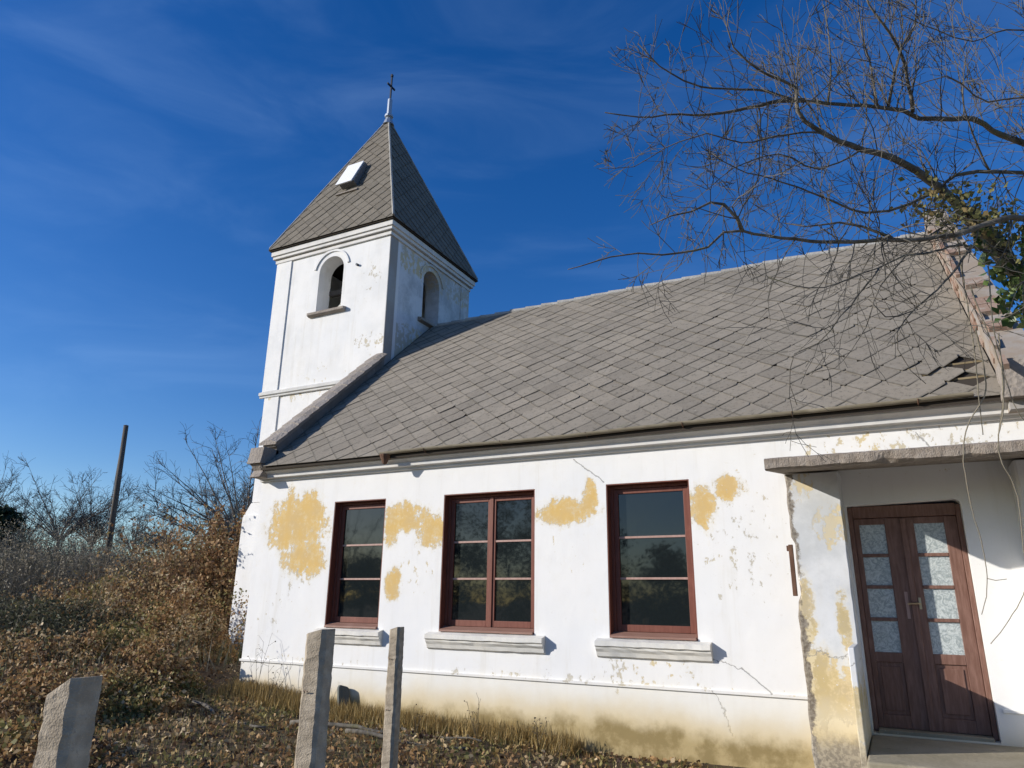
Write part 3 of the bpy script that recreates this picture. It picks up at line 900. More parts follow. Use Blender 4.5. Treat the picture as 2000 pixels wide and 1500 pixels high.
# porch pillars with worn left edge
def pillar(x0, x1, worn):
    m = MB()
    nz_ = 46
    vs, fs = [], []
    for i in range(nz_ + 1):
        z = -0.5 + (3.05 + 0.5) * i / nz_
        dx = (abs(mnoise.noise(Vector((z * 3.1, 1.7, 0)))) * 0.035 + abs(mnoise.noise(Vector((z * 9.0, 4.2, 0)))) * 0.02) if worn else 0
        if worn and 1.72 < z < 2.28: dx += 0.03
        dr = abs(mnoise.noise(Vector((z * 4.0, 8.7, 0)))) * 0.012
        lean = 0.012 * (z - 1.5) / 1.5
        loop = [(x0 + dx + lean * 0, 0.0), (x0 + dx, -0.37), (x0 + dx + 0.02, -0.40), (x1 - dr - .012, -0.40), (x1 - dr, -0.385), (x1, 0.0)]
        for (x, y) in loop: vs.append((x, y - .0 if y > -.1 else y, z))
        if i:
            for q in range(6): fs.append(((i - 1) * 6 + q, (i - 1) * 6 + (q + 1) % 6, i * 6 + (q + 1) % 6, i * 6 + q))
    fs += [tuple(range(6)), tuple(range(len(vs) - 6, len(vs)))]
    m.add(vs, fs)
    return m.build('porch_pillar', M['pillar'] if worn else M['wall'], church)
pillar(8.65, 9.22, True); pillar(10.84, 11.42, False)
m = MB(); m.box((8.622, -0.385, 1.72), (8.668, -0.34, 2.27)); m.box((8.60, -0.37, 2.20), (8.66, -0.35, 2.26)); m.build('iron_strip', M['rust'], church, bevel=0.004)
m = MB(); m.box((9.16, -1.25, -0.5), (9.215, -0.402, 1.25)); m.build('added_shadow_wall', M['pillar'], church, bevel=0.008)  # thin wall added to cast the lower diagonal shadow across the door
m = MB(); m.box((9.222, -1.55, -0.4), (10.838, -0.002, 0.345)); m.build('porch_floor', M['floor'], church, bevel=0.02)
m = MB(); m.box((9.222, -1.95, -0.4), (10.838, -1.552, 0.17)); m.build('porch_step', M['floor'], church, bevel=0.02)
# canopy slab: slopes gently outward, broken front edge
CX0, CX1, CD = 8.60, 11.75, 1.50
m = MB()
nxs = 90
vs, fs = [], []
for i in range(nxs + 1):
    x = CX0 + (CX1 - CX0) * i / nxs
    a = mnoise.noise(Vector((x * 6, 0, 0))); b = mnoise.noise(Vector((x * 15, 3, 0)))
    chip = 0.05 * max(0, mnoise.noise(Vector((x * 4.0, 7, 0))) - 0.15) + 0.05 * math.exp(-((x - 9.7) / 0.07) ** 2)
    rag = 0.012 * a + 0.008 * b
    prof = [(0.0, 3.125), (-CD + 0.04 + chip, 2.93 + rag * .5), (-CD + rag + chip * .6, 2.945 + rag + chip * .7), (-CD + rag * .7, 3.035 + rag * .4), (-CD + 0.03, 3.052 + rag * .3), (0.0, 3.245)]
    for p in prof: vs.append((x, p[0], p[1]))
    k = len(prof)
    if i:
        for q in range(k): fs.append(((i - 1) * k + q, (i - 1) * k + (q + 1) % k, i * k + (q + 1) % k, i * k + q))
fs += [tuple(range(k)), tuple(range(len(vs) - k, len(vs)))]
m.add(vs, fs); m.build('porch_canopy', M['slab'], church)

# ------------------------------------------------------------------ tower
TX0, TX1, TY0, TY1 = -3.344, 0.187, 2.838, 6.369
TXC, TYC = (TX0 + TX1) / 2, (TY0 + TY1) / 2
ZS, ZT = 6.26, 10.02
fill_holes(None, [rect(TX0, TX1, ZS, ZT), arch(-1.53, 0.38, 8.18, 9.21)], lambda p: (p[0], TY0, p[1]), (0, 0.42, 0), 'tower_wall', M['tower'], church)
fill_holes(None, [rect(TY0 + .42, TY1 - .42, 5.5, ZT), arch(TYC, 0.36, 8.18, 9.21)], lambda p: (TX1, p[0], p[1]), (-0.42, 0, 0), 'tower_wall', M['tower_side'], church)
m = MB()
m.box((TX1 - .42, TY0, 3.6), (TX1 - .002, TY0 + .42, ZS))
m.box((TX0, TY1 - .42, 3.5), (TX1, TY1, ZT)); m.box((TX0, TY0 + .42, ZS), (TX0 + .42, TY1 - .42, ZT))
m.box((-3.26, TY0 + .02, 3.5), (TX1 - .42, TY0 + .42, ZS - .001))
m.box((-3.26, TY0 + .42, 3.5), (-2.9, TY1 - .42, ZS))
m.box((-3.45, TY0 - .06, -0.4), (-0.001, TY1, 3.42))
m.prism([(-3.45, 3.42), (-0.001, 3.42), (-0.001, 3.70), (-3.26, 3.70)], 'y', TY0 - .03, TY1)
m.build('tower_wall', M['tower'], church)
m = MB(); m.box((-3.60, TY0 - .2, -0.4), (-0.001, TY1, 0.62)); m.prism([(-3.62, 0.62), (-0.001, 0.62), (-0.001, 0.70), (-3.46, 0.70)], 'y', TY0 - .22, TY1); m.build('tower_plinth', M['trim'], church, bevel=0.01)
# thin brown corner of the shaded side (bare render) and corner strips
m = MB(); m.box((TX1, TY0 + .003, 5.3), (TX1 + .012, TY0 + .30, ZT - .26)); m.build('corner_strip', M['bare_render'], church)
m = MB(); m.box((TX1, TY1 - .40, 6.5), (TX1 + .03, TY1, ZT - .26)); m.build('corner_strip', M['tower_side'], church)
m = MB(); m.box((TX0 - .004, TY0 - .028, ZS + .10), (-2.86, TY0, ZT - .26)); m.build('corner_strip', M['tower'], church)
m = MB(); m.box((-3.262, TY0 - .008, 3.72), (-2.80, TY0 + .02, ZS - .002)); m.build('corner_strip', M['tower'], church)
# string course
m = MB()
prof = [(TY0, 6.20), (TY0 - .03, 6.21), (TY0 - .035, 6.25), (TY0 - .07, 6.265), (TY0 - .075, 6.33), (TY0, 6.37)]
m.prism(prof, 'x', TX0 - .06, TX1 - .01); m.build('string_course', M['trim'], church)
# arch mouldings and sills
def archivolt(c, to3, r0, r1, zs, out, mat):
    m = MB(); n = 18
    vs, fs = [], []
    a0, a1 = math.radians(12), math.radians(168)
    for i in range(n + 1):
        a = a0 + (a1 - a0) * i / n
        for (r, d) in ((r0, 0.0), (r0, out), (r1, out), (r1, 0.0)):
            vs.append(to3(c + r * math.cos(a), zs + r * math.sin(a), d))
        if i:
            for q in range(4): fs.append(((i - 1) * 4 + q, (i - 1) * 4 + (q + 1) % 4, i * 4 + (q + 1) % 4, i * 4 + q))
    fs += [(0, 1, 2, 3), tuple(range(len(vs) - 4, len(vs)))]
    m.add(vs, fs); return m.build('arch_moulding', mat, church)
archivolt(-1.53, lambda u, z, d: (u, TY0 - d, z), 0.50, 0.56, 9.21, 0.03, M['tower'])
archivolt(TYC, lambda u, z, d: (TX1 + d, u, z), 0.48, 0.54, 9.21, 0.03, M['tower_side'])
m = MB(); m.prism([(TY0, 8.175), (TY0 - .11, 8.15), (TY0 - .11, 8.09), (TY0 - .04, 8.06), (TY0, 8.06)], 'x', -2.08, -0.98); m.build('arch_sill', M['coping'], church)
m = MB(); m.prism([(TX1, 8.175), (TX1 + .11, 8.15), (TX1 + .11, 8.09), (TX1, 8.06)], 'y', TYC - .52, TYC + .52); m.build('arch_sill', M['coping'], church)
m = MB(); m.box((TX0 + .43, TY0 + .43, 7.9), (TX1 - .43, TY1 - .43, 8.02)); m.build('belfry_floor', M['deck'], church)
m = MB(); m.tube([(-0.72, TY0 + .01, 9.18), (-0.72, TY0 - .06, 9.18)], 0.03, 8); m.build('iron_anchor', M['iron'], church)
# cornice rings
def ringbox(m, e0, e1, z0, z1):
    m.box((TX0 - e1, TY0 - e1, z0), (TX1 + e1, TY0 - e0, z1)); m.box((TX0 - e1, TY1 + e0, z0), (TX1 + e1, TY1 + e1, z1))
    m.box((TX0 - e1, TY0 - e0, z0), (TX0 - e0, TY1 + e0, z1)); m.box((TX1 + e0, TY0 - e0, z0), (TX1 + e1, TY1 + e0, z1))
m = MB(); ringbox(m, 0, 0.045, 9.76, 9.835); ringbox(m, 0, 0.02, 9.835, 9.87); ringbox(m, 0, 0.10, 9.87, 9.95); ringbox(m, 0, 0.135, 9.95, 10.07)
m.build('tower_cornice', M['trim'], church)
# pyramid roof
HB = (TX1 - TX0) / 2 + 0.175
ZE, ZA = 10.13, 14.72
m = MB()
c4 = [(TXC - HB, TYC - HB), (TXC + HB, TYC - HB), (TXC + HB, TYC + HB), (TXC - HB, TYC + HB)]
m.add([(x, y, ZE - .05) for x, y in c4] + [(x, y, ZE) for x, y in c4] + [(TXC, TYC, ZA)],
      [(3, 2, 1, 0), (0, 1, 5, 4), (1, 2, 6, 5), (2, 3, 7, 6), (3, 0, 4, 7), (4, 5, 8), (5, 6, 8), (6, 7, 8), (7, 4, 8)])
spire = m.build('spire_roof', M['deck'], church)
f = MB()
he = 0.235; hp = 0.205
for k in range(4):
    A = Vector((c4[k][0], c4[k][1], ZE)); B = Vector((c4[(k + 1) % 4][0], c4[(k + 1) % 4][1], ZE)); AP = Vector((TXC, TYC, ZA))
    U = (B - A).normalized(); mid = (A + B) / 2; V = (AP - mid); L = V.length; V.normalize(); N = U.cross(V)
    if N.z < 0: N = -N
    row = 0; v = 0.0
    while v < L:
        u = -HB - .2 + (hp if row % 2 else 0)
        while u < HB + .3:
            cl = [(L, HB, HB * L - .02), (-L, HB, HB * L - .02), (0, -1, 0.03)]
            # half-plane: |u|/HB + v/L <= 1
            plate(f, mid, U, V, N, u, v, he, cl, tilt=0.022, thick=0.007, rnd=R.random(), lift=abs(R.gauss(0, .003)) + .002)
            u += 2 * hp
        v += hp; row += 1
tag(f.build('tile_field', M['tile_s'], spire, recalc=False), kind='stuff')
for k in range(4):
    A = Vector((c4[k][0], c4[k][1], ZE + .02)); AP = Vector((TXC, TYC, ZA + .02))
    pts = [A.lerp(AP, i / 12) + Vector((0, 0, 0.012 + R.uniform(-.006, .006))) for i in range(13)]
    m = MB(); m.tube(pts, 0.030, 6); m.build('hip_cap', M['hip'], spire)
# roof hatch on the front face
A = Vector((c4[0][0], c4[0][1], ZE)); B = Vector((c4[1][0], c4[1][1], ZE)); mid = (A + B) / 2
V = (Vector((TXC, TYC, ZA)) - mid); L = V.length; V.normalize(); U = Vector((1, 0, 0)); N = U.cross(V)
if N.z < 0: N = -N
def hp3(u, v, h): return mid + U * (u - TXC) + V * v + N * h
hv0 = (11.82 - ZE) / V.z; hv1 = (12.62 - ZE) / V.z
m = MB()
def hexa(m, u0, u1, v0, v1, h0a, h0b, h1a, h1b):
    m.add([hp3(u0, v0, h0a), hp3(u1, v0, h0a), hp3(u1, v1, h0b), hp3(u0, v1, h0b), hp3(u0, v0, h1a), hp3(u1, v0, h1a), hp3(u1, v1, h1b), hp3(u0, v1, h1b)],
          [(0, 3, 2, 1), (4, 5, 6, 7), (0, 1, 5, 4), (1, 2, 6, 5), (2, 3, 7, 6), (3, 0, 4, 7)])
hexa(m, -1.90, -1.42, hv0, hv1, 0, 0, 0.20, 0.14)
hat = m.build('roof_hatch', M['hatch_side'], spire)
m = MB(); hexa(m, -1.98, -1.46, hv0 - .04, hv1 + .02, 0.202, 0.142, 0.232, 0.172); m.build('hatch_lid', M['hatch'], spire)
m = MB(); hexa(m, -2.0, -1.32, hv0 - .24, hv0 - .16, 0.02, 0.02, 0.07, 0.05); m.build('snow_board', M['coping'], spire)
# finial
m = MB(); m.lathe([(0.17, -0.02), (0.13, 0.10), (0.075, 0.22), (0.12, 0.25), (0.12, 0.31), (0.07, 0.34), (0.065, 0.85), (0.02, 0.90)], (TXC, TYC, ZA - .16), 10); fin = m.build('finial', M['lead'], church, smooth=False)
m = MB()
m.box((TXC - .02, TYC - .02, ZA + .68), (TXC + .02, TYC + .02, ZA + 1.52)); m.box((TXC - .018, TYC - .17, ZA + 1.12), (TXC + .018, TYC + .17, ZA + 1.17))
m.box((TXC - .03, TYC - .03, ZA + 1.48), (TXC + .03, TYC + .03, ZA + 1.56))
m.build('cross', M['iron'], fin)
# bell
bell = MB(); bell.lathe([(0.23, 0.0), (0.22, 0.03), (0.165, 0.12), (0.135, 0.26), (0.115, 0.33), (0.05, 0.38), (0.02, 0.42)], (0, 0, 0), 20)
bo = bell.build('bell', M['bell'], None, smooth=True, loc=(-1.36, 3.30, 8.34))
tag(bo, 'grey bell hanging in the arched opening of the white tower', 'bell')
m = MB(); m.box((-0.55, -0.06, 0.43), (0.55, 0.06, 0.55)); m.build('headstock', M['pole'], bo)
m = MB(); m.tube([(0, 0, .3), (0, 0, -.02)], .015, 6); m.lathe([(.01, 0), (.035, .02), (.035, .05), (.01, .07)], (0, 0, -.05), 8); m.build('clapper', M['iron'], bo)

# ------------------------------------------------------------------ concrete fence posts
def post(px, py, Z, w, yaw, lean, label, round_top):
    top = at(px, py, Z)
    g0 = gz(top.x, top.y) - 0.02
    h = top.z - g0
    m = MB()
    nseg = 70
    vs, fs = [], []
    for i in range(nseg + 1):
        z = h * i / nseg
        k = 1.0 + 0.10 * (1 - i / nseg)
        a = w / 2 * k
        j = lambda s_: 0.0035 * mnoise.noise(Vector((z * 5, s_ * 5.1, px))) + 0.004 * mnoise.noise(Vector((z * 33, s_ * 3.7, px)))
        c = 0.016 + 0.012 * abs(mnoise.noise(Vector((z * 11, 2.2, px))))
        lx = lean[0] * z; ly = lean[1] * z
        loop = [(-a + c, -a), (a - c, -a), (a, -a + c), (a, a - c), (a - c, a), (-a + c, a), (-a, a - c), (-a, -a + c)]
        cut = 0
        for qi, (x, y) in enumerate(loop):
            zz = z
            if i == nseg:
                zz = z - round_top * max(0, (-x / a + 0.2)) * w * 0.9
            elif i > nseg - 8:
                zz = z - round_top * max(0, (-x / a + 0.2)) * w * 0.9 * (1 - (nseg - i) / 8.0)
            vs.append((x + j(qi) + lx, y + j(qi + 9) + ly, zz))
        if i:
            for q in range(8): fs.append(((i - 1) * 8 + q, (i - 1) * 8 + (q + 1) % 8, i * 8 + (q + 1) % 8, i * 8 + q))
    fs += [tuple(range(8)), tuple(range(len(vs) - 8, len(vs)))]
    m.add(vs, fs)
    o = m.build('concrete_post', M['concrete'], None)
    o.location = (top.x - lean[0] * h, top.y - lean[1] * h, g0); o.rotation_euler = (0, 0, yaw)
    tag(o, label, 'fence post', 'old concrete fence posts')
    # two wire staples left in the post
    for zz in (h * 0.82, h * 0.55):
        s = MB(); s.tube([(-w * .2, -w / 2 - .004, zz), (-w * .2, -w / 2 - .014, zz + .01), (-w * .2 + .02, -w / 2 - .014, zz + .01), (-w * .2 + .02, -w / 2 - .004, zz)], 0.002, 4)
        s.build('staple', M['rust'], o)
    return o
post(150, 1320, 2.15, 0.115, math.radians(12), (0.0, 0.0), 'short thick grey post with slanting top standing among brown brambles', 0.55)
post(628, 1228, 3.55, 0.112, math.radians(8), (0.0, 0.0), 'tall rough grey post in front of the narrow window', 0.22)
post(776, 1224, 6.4, 0.108, math.radians(2), (0.0, 0.0), 'slender grey post between the narrow and the double window', 0.25)
# little slab leaning by the wall
p = Vector((2.28, -0.12, gz(2.28, -0.12)))
m = MB(); m.prism([(-0.075, -0.1), (0.08, -0.1), (0.085, 0.37), (0.05, 0.40), (-0.06, 0.43), (-0.08, 0.40)], 'y', -0.035, 0.035)
o = m.build('stone_stub', M['stub'], None, bevel=0.008, loc=p); o.rotation_euler = (math.radians(-8), 0, math.radians(62))
tag(o, 'small dark grey stone slab standing upright against the church plinth', 'stone')

# utility pole
pm = MB(); pm.tube([(0, 0, -0.5), (0.0, -0.1, 3.0), (0.02, -0.2, 5.6)], [0.105, 0.095, 0.08], 10)
pb = Vector((-13.7, 6.55, 1.75))
po = pm.build('utility_pole', M['pole'], None, smooth=True, loc=pb)
tag(po, 'bare wooden utility pole rising from the dry brush on the slope', 'pole')
m = MB(); m.tube([(0.02, -0.2, 5.6), (0.02, -0.2, 5.63)], [0.09, 0.02], 10); m.build('pole_cap', M['lead'], po)
m = MB(); m.tube([(-0.14, -0.15, 5.2), (-0.30, -0.05, 2.5), (-0.42, 0, 0)], 0.012, 4); m.build('cable', M['iron'], po)

# ------------------------------------------------------------------ vegetation
def rv(rng=R):
    while True:
        v = Vector((rng.uniform(-1, 1), rng.uniform(-1, 1), rng.uniform(-1, 1)))
        if 0.01 < v.length < 1: return v.normalized()

def bez(pts, step):
    """Catmull-Rom resample of a polyline"""
    P = [Vector(p) for p in pts]
    out = []
    for i in range(len(P) - 1):
        p0 = P[max(i - 1, 0)]; p1 = P[i]; p2 = P[i + 1]; p3 = P[min(i + 2, len(P) - 1)]
        n = max(1, int((p2 - p1).length / step))
        for k in range(n):
            t = k / n
            out.append(0.5 * ((2 * p1) + (p2 - p0) * t + (2 * p0 - 5 * p1 + 4 * p2 - p3) * t * t + (3 * p1 - p0 - 3 * p2 + p3) * t ** 3))
    out.append(P[-1])
    return out

# --- the big bare tree on the right
def pt(l):  # list of (px,py,Z)
    return [at(*q) for q in l]
TREE0 = at(2330, 1700, 6.6); TREE0.z = gz(TREE0.x, TREE0.y)
tree = empty('bare_tree', TREE0, 'leafless branching tree reaching over the roof above the porch', 'tree')
def keep(o, p):
    o.matrix_parent_inverse = Matrix.Translation(-p.location); return o
limbs = {
 'trunk': ([(2330, 1700, 6.6), (2260, 1200, 6.6), (2150, 860, 6.5), (2040, 620, 6.3), (1960, 500, 6.15), (1890, 418, 6.0)], 0.15, 0.075),
 'B': ([(1890, 418, 6.0), (1838, 369, 5.95), (1788, 333, 5.9), (1743, 310, 5.85), (1685, 292, 5.8), (1640, 277, 5.75), (1604, 259, 5.7), (1572, 238, 5.65), (1559, 216, 5.6), (1556, 196, 5.6), (1557, 171, 5.6), (1505, 148, 5.5), (1460, 121, 5.4), (1433, 94, 5.35), (1420, 55, 5.3), (1424, 14, 5.3)], 0.052, 0.004),
 'A': ([(2230, 420, 6.7), (2110, 330, 6.6), (2000, 279, 6.5), (1955, 265, 6.45), (1901, 234, 6.4), (1797, 232, 6.3), (1766, 216, 6.25), (1662, 205, 6.1), (1554, 196, 6.0), (1496, 178, 5.95), (1370, 171, 5.8), (1311, 144, 5.7), (1271, 112, 5.65), (1246, 86, 5.6)], 0.05, 0.005),
 'A2': ([(1570, 197, 6.0), (1523, 198, 5.95), (1460, 211, 5.9), (1388, 223, 5.85), (1302, 225, 5.8), (1248, 230, 5.75), (1181, 220, 5.7)], 0.026, 0.005),
 'C': ([(2100, 470, 5.5), (2000, 427, 5.45), (1932, 436, 5.4), (1865, 459, 5.35), (1775, 468, 5.3), (1721, 468, 5.25), (1640, 472, 5.2), (1527, 466, 5.1), (1451, 452, 5.05), (1415, 454, 5.0), (1383, 481, 5.0), (1293, 499, 4.95), (1248, 495, 4.9), (1190, 502, 4.9), (1109, 526, 4.85)], 0.034, 0.004),
 'C2': ([(1451, 452, 5.05), (1442, 427, 5.0), (1415, 400, 5.0), (1388, 396, 4.95), (1352, 412, 4.9), (1311, 423, 4.9), (1270, 438, 4.9)], 0.020, 0.004),
 'D': ([(1743, 463, 5.25), (1685, 443, 5.3), (1640, 434, 5.3), (1572, 443, 5.35), (1530, 437, 5.4)], 0.016, 0.005),
 'E': ([(1838, 369, 5.95), (1760, 405, 5.8), (1690, 415, 5.7), (1644, 400, 5.65), (1586, 378, 5.6), (1527, 355, 5.6), (1440, 330, 5.5), (1390, 300, 5.5)], 0.018, 0.004),
 'F': ([(1784, 220, 6.27), (1773, 157, 6.2), (1759, 103, 6.1), (1739, 67, 6.0), (1698, 9, 5.9), (1680, -60, 5.9)], 0.022, 0.006),
 'G': ([(1734, 208, 6.2), (1748, 144, 6.1), (1761, 94, 6.05), (1788, 49, 6.0), (1789, -40, 6.0)], 0.018, 0.005),
 'H': ([(1712, 206, 6.2), (1698, 121, 6.2), (1680, 45, 6.2), (1672, -30, 6.2)], 0.014, 0.004),
 'I': ([(1617, 200, 6.05), (1622, 126, 6.1), (1615, 45, 6.1), (1608, 10, 6.1)], 0.013, 0.004),
 'J': ([(2060, 340, 6.3), (2000, 337, 6.2), (1932, 335, 6.1), (1865, 342, 6.0), (1838, 369, 5.95)], 0.024, 0.016),
 'K': ([(1960, 500, 6.1), (1880, 480, 5.6), (1817, 493, 5.3), (1767, 500, 5.2), (1717, 523, 5.1), (1660, 543, 5.05), (1610, 563, 5.0), (1550, 557, 5.0), (1500, 543, 5.0)], 0.018, 0.004),
 'L': ([(1900, 480, 5.6), (1847, 550, 5.3), (1817, 577, 5.2), (1783, 607, 5.15), (1730, 620, 5.1), (1697, 583, 5.1)], 0.016, 0.004),
 'N': ([(1783, 607, 5.15), (1753, 647, 5.1), (1755, 683, 5.1), (1777, 723, 5.1), (1810, 750, 5.1)], 0.007, 0.003),
 'P': ([(1717, 523, 5.1), (1660, 600, 5.05), (1643, 617, 5.0), (1600, 670, 5.0), (1550, 690, 5.0), (1543, 750, 5.0), (1557, 790, 5.0)], 0.009, 0.003),
 'Q': ([(2200, 150, 5.6), (2000, 60, 5.5), (1900, 80, 5.4), (1830, 60, 5.4), (1760, 30, 5.3)], 0.012, 0.004),
 'S': ([(2150, 240, 5.2), (2000, 190, 5.1), (1930, 200, 5.1), (1850, 150, 5.0), (1780, 170, 5.0), (1700, 130, 5.0)], 0.012, 0.003),
 'T': ([(1932, 335, 6.1), (1900, 260, 6.0), (1880, 180, 5.9), (1890, 90, 5.9)], 0.012, 0.004),
 'U': ([(1890, 418, 6.0), (1800, 470, 5.7), (1720, 560, 5.5), (1690, 640, 5.4), (1630, 720, 5.3), (1580, 730, 5.3)], 0.012, 0.003),
 'W': ([(1604, 259, 5.7), (1540, 262, 5.6), (1450, 280, 5.5), (1380, 262, 5.4), (1300, 290, 5.4), (1240, 325, 5.35), (1170, 330, 5.3)], 0.011, 0.003),
 'Y': ([(1685, 292, 5.8), (1600, 330, 5.6), (1520, 300, 5.5), (1430, 330, 5.4), (1380, 370, 5.3), (1340, 350, 5.3)], 0.011, 0.003),
}
UPW = Vector((0, 0, 1))
twig = MB()
nseg_tw = [0]
def grow(p, d, L, r, level, bend):
    n = max(3, int(L / 0.09))
    pts = [p]; dirs = []
    d = d.normalized()
    for i in range(n):
        d = (d + rv() * 0.24 + UPW * bend * 0.07).normalized()
        pts.append(pts[-1] + d * L / n); dirs.append(d)
    nseg_tw[0] += n
    twig.tube(pts, [max(0.0022, r * (1 - 0.65 * i / n)) for i in range(n + 1)], 3, cap=False)
    if level > 0:
        kids = R.randint(2, 4) if level > 1 else R.randint(1, 4)
        for _ in range(kids):
            i = R.randint(1, n - 1)
            dd = (dirs[i] + rv() * 0.85).normalized()
            grow(pts[i], dd, L * R.uniform(0.3, 0.65), r * 0.6, level - 1, bend)
for nm, (pl, r0, r1) in limbs.items():
    pts = bez(pt(pl), 0.10)
    pts = [p + rv() * (0.006 if nm != 'trunk' else 0.01) for p in pts]
    n = len(pts)
    rads = [(r0 + (r1 - r0) * (i / (n - 1)) ** 0.8) * (1.0 if nm == 'trunk' else 0.82) for i in range(n)]
    rads = [r * (1 + 0.12 * mnoise.noise(p * 6)) for r, p in zip(rads, pts)]
    b = MB(); b.tube(pts, rads, 9 if nm == 'trunk' else 7)
    keep(b.build('trunk' if nm == 'trunk' else 'branch', M['bark'], tree, smooth=True), tree)
    if nm == 'trunk': continue
    L = sum((pts[i + 1] - pts[i]).length for i in range(n - 1))
    up = nm in ('F', 'G', 'H', 'I', 'T', 'A', 'B', 'Q', 'S')
    dens = {'K': 3.2, 'L': 3.5, 'U': 3, 'P': 3, 'N': 3, 'C': 8}.get(nm, 12.0)
    for _ in range(int(L * dens) + 2):
        i = R.randint(int(n * 0.08), n - 2)
        if rads[i] > 0.045 and R.random() < 0.5: continue
        t_ = (pts[i + 1] - pts[i]).normalized()
        side = rv(); side = (side - t_ * side.dot(t_)).normalized()
        if up and R.random() < 0.75: side = (side * 0.5 + UPW * 0.8).normalized()
        if nm in ('C', 'K', 'L', 'U', 'P', 'N', 'D') and R.random() < 0.25: side = (side * 0.6 - UPW * 0.7).normalized()
        d_ = (t_ * R.uniform(0.1, 0.7) + side).normalized()
        fr = 1 - i / n
        grow(pts[i], d_, R.uniform(0.22, 0.95) * (0.55 + 0.75 * fr), min(rads[i] * 0.42, R.uniform(0.004, 0.0085)), 2 if R.random() < 0.7 else 1,
             (0.8 if side.z > 0 else -0.25))
tag(keep(twig.build('twigs', M['twig'], tree, recalc=False), tree), kind='stuff')
# hanging vines in front of the porch
for pl, r in (([(1905, 640, 5.6), (1925, 760, 5.6), (1890, 830, 5.6), (1882, 900, 5.6), (1900, 1000, 5.6), (1920, 1070, 5.6), (1928, 1150, 5.6), (1918, 1200, 5.6)], 0.006),
              ([(1950, 650, 5.5), (1960, 780, 5.5), (1950, 860, 5.5), (1958, 905, 5.5), (1985, 960, 5.5), (1998, 1060, 5.5), (2002, 1150, 5.5), (1965, 1220, 5.5), (1935, 1258, 5.5)], 0.006),
              ([(1895, 560, 5.7), (1930, 650, 5.6), (1960, 730, 5.6), (1985, 800, 5.6), (2010, 830, 5.6)], 0.006),
              ([(1928, 1130, 5.6), (1945, 1133, 5.58), (1966, 1131, 5.55)], 0.0035),
              ([(1870, 470, 5.8), (1890, 600, 5.7), (1905, 700, 5.6), (1912, 780, 5.6), (1920, 850, 5.6)], 0.007),
              ([(1930, 520, 5.7), (1940, 640, 5.6), (1962, 740, 5.6), (1950, 850, 5.6)], 0.006)):
    pts = bez(pt(pl), 0.05)
    b = MB(); b.tube([p + rv() * .003 for p in pts], [r * (1 - 0.5 * i / len(pts)) for i in range(len(pts))], 5)
    keep(b.build('hanging_vine', M['vine'], tree, smooth=True), tree)

# --- leaf clouds
def leaf_cloud(centers, size, cols, jitter=0.35, up=0.0, k=1.0, aspect=0.7):
    """centers (n,3); returns V,F,C of folded leaf quads"""
    n = len(centers)
    a = NR.normal(size=(n, 3)); a /= np.linalg.norm(a, axis=1)[:, None]
    b = NR.normal(size=(n, 3)); b[:, 2] += up; b -= (b * a).sum(1)[:, None] * a; b /= np.linalg.norm(b, axis=1)[:, None]
    nn = np.cross(a, b)
    s = size * NR.uniform(1 - jitter, 1 + jitter, n)[:, None]
    V = np.empty((n, 4, 3))
    V[:, 0] = centers - a * s * 0.5
    V[:, 1] = centers + b * s * 0.5 * aspect + nn * s * 0.12
    V[:, 2] = centers + a * s * 0.5
    V[:, 3] = centers - b * s * 0.5 * aspect + nn * s * 0.12
    F = np.arange(n * 4).reshape(n, 4)
    pal = np.array(cols)
    idx = NR.randint(0, len(pal), n)
    if len(pal) > 5:          # leaves of a kind grow in clumps
        cl = np.array([mnoise.noise(Vector((p[0] * .9, p[1] * .9, p[2] * 1.3))) for p in centers])
        idx = np.where(NR.rand(n) < .6, np.clip(((cl + .55) / 1.1 * len(pal)).astype(int), 0, len(pal) - 1), idx)
    c = pal[idx] * NR.uniform(0.75, 1.25, n)[:, None]
    C = np.ones((n, 4, 4)); C[:, :, :3] = c[:, None, :]
    return V.reshape(-1, 3), F, C.reshape(-1, 4)

BROWN = [(0.17, 0.16, 0.06), (0.26, 0.225, 0.085), (0.34, 0.24, 0.10), (0.40, 0.25, 0.115), (0.30, 0.175, 0.08), (0.17, 0.10, 0.05), (0.46, 0.33, 0.18), (0.56, 0.44, 0.27)]
OLIVE = [(0.28, 0.23, 0.085), (0.38, 0.30, 0.12), (0.20, 0.18, 0.065), (0.46, 0.35, 0.16)]
GREYB = [(0.17, 0.16, 0.115), (0.22, 0.20, 0.15), (0.12, 0.12, 0.08), (0.15, 0.155, 0.085), (0.10, 0.115, 0.06)]

def stems_mesh(n, base, spread, height, arch_, r, cols, parent, name='stems', sides=3, steps=8):
    m = MB()
    tips = []
    for _ in range(n):
        a = R.uniform(0, 6.283)
        q = math.sqrt(R.random())
        x = base.x + math.cos(a) * q * spread[0] * .8; y = base.y + math.sin(a) * q * spread[1] * .8
        p = Vector((x, y, gz(x, y) - .03))
        h = height * R.uniform(0.55, 1.05)
        d = Vector((math.cos(a) * R.uniform(0, arch_), math.sin(a) * R.uniform(0, arch_), 1)).normalized()
        pts = [p]
        droop = R.uniform(0.2, 1.0) * arch_
        for i in range(steps):
            d = (d + rv() * 0.10 + Vector((0, 0, -droop * 0.12 * i / steps * 2))).normalized()
            pts.append(pts[-1] + d * h / steps)
        c = R.choice(cols); k = R.uniform(.8, 1.2)
        m.tube(pts, [r * (1 - .7 * i / steps) for i in range(steps + 1)], sides, cap=False, col=(c[0] * k, c[1] * k, c[2] * k, 1))
        tips.append(pts)
    m.build(name, M['stem'], parent, recalc=False)
    return tips

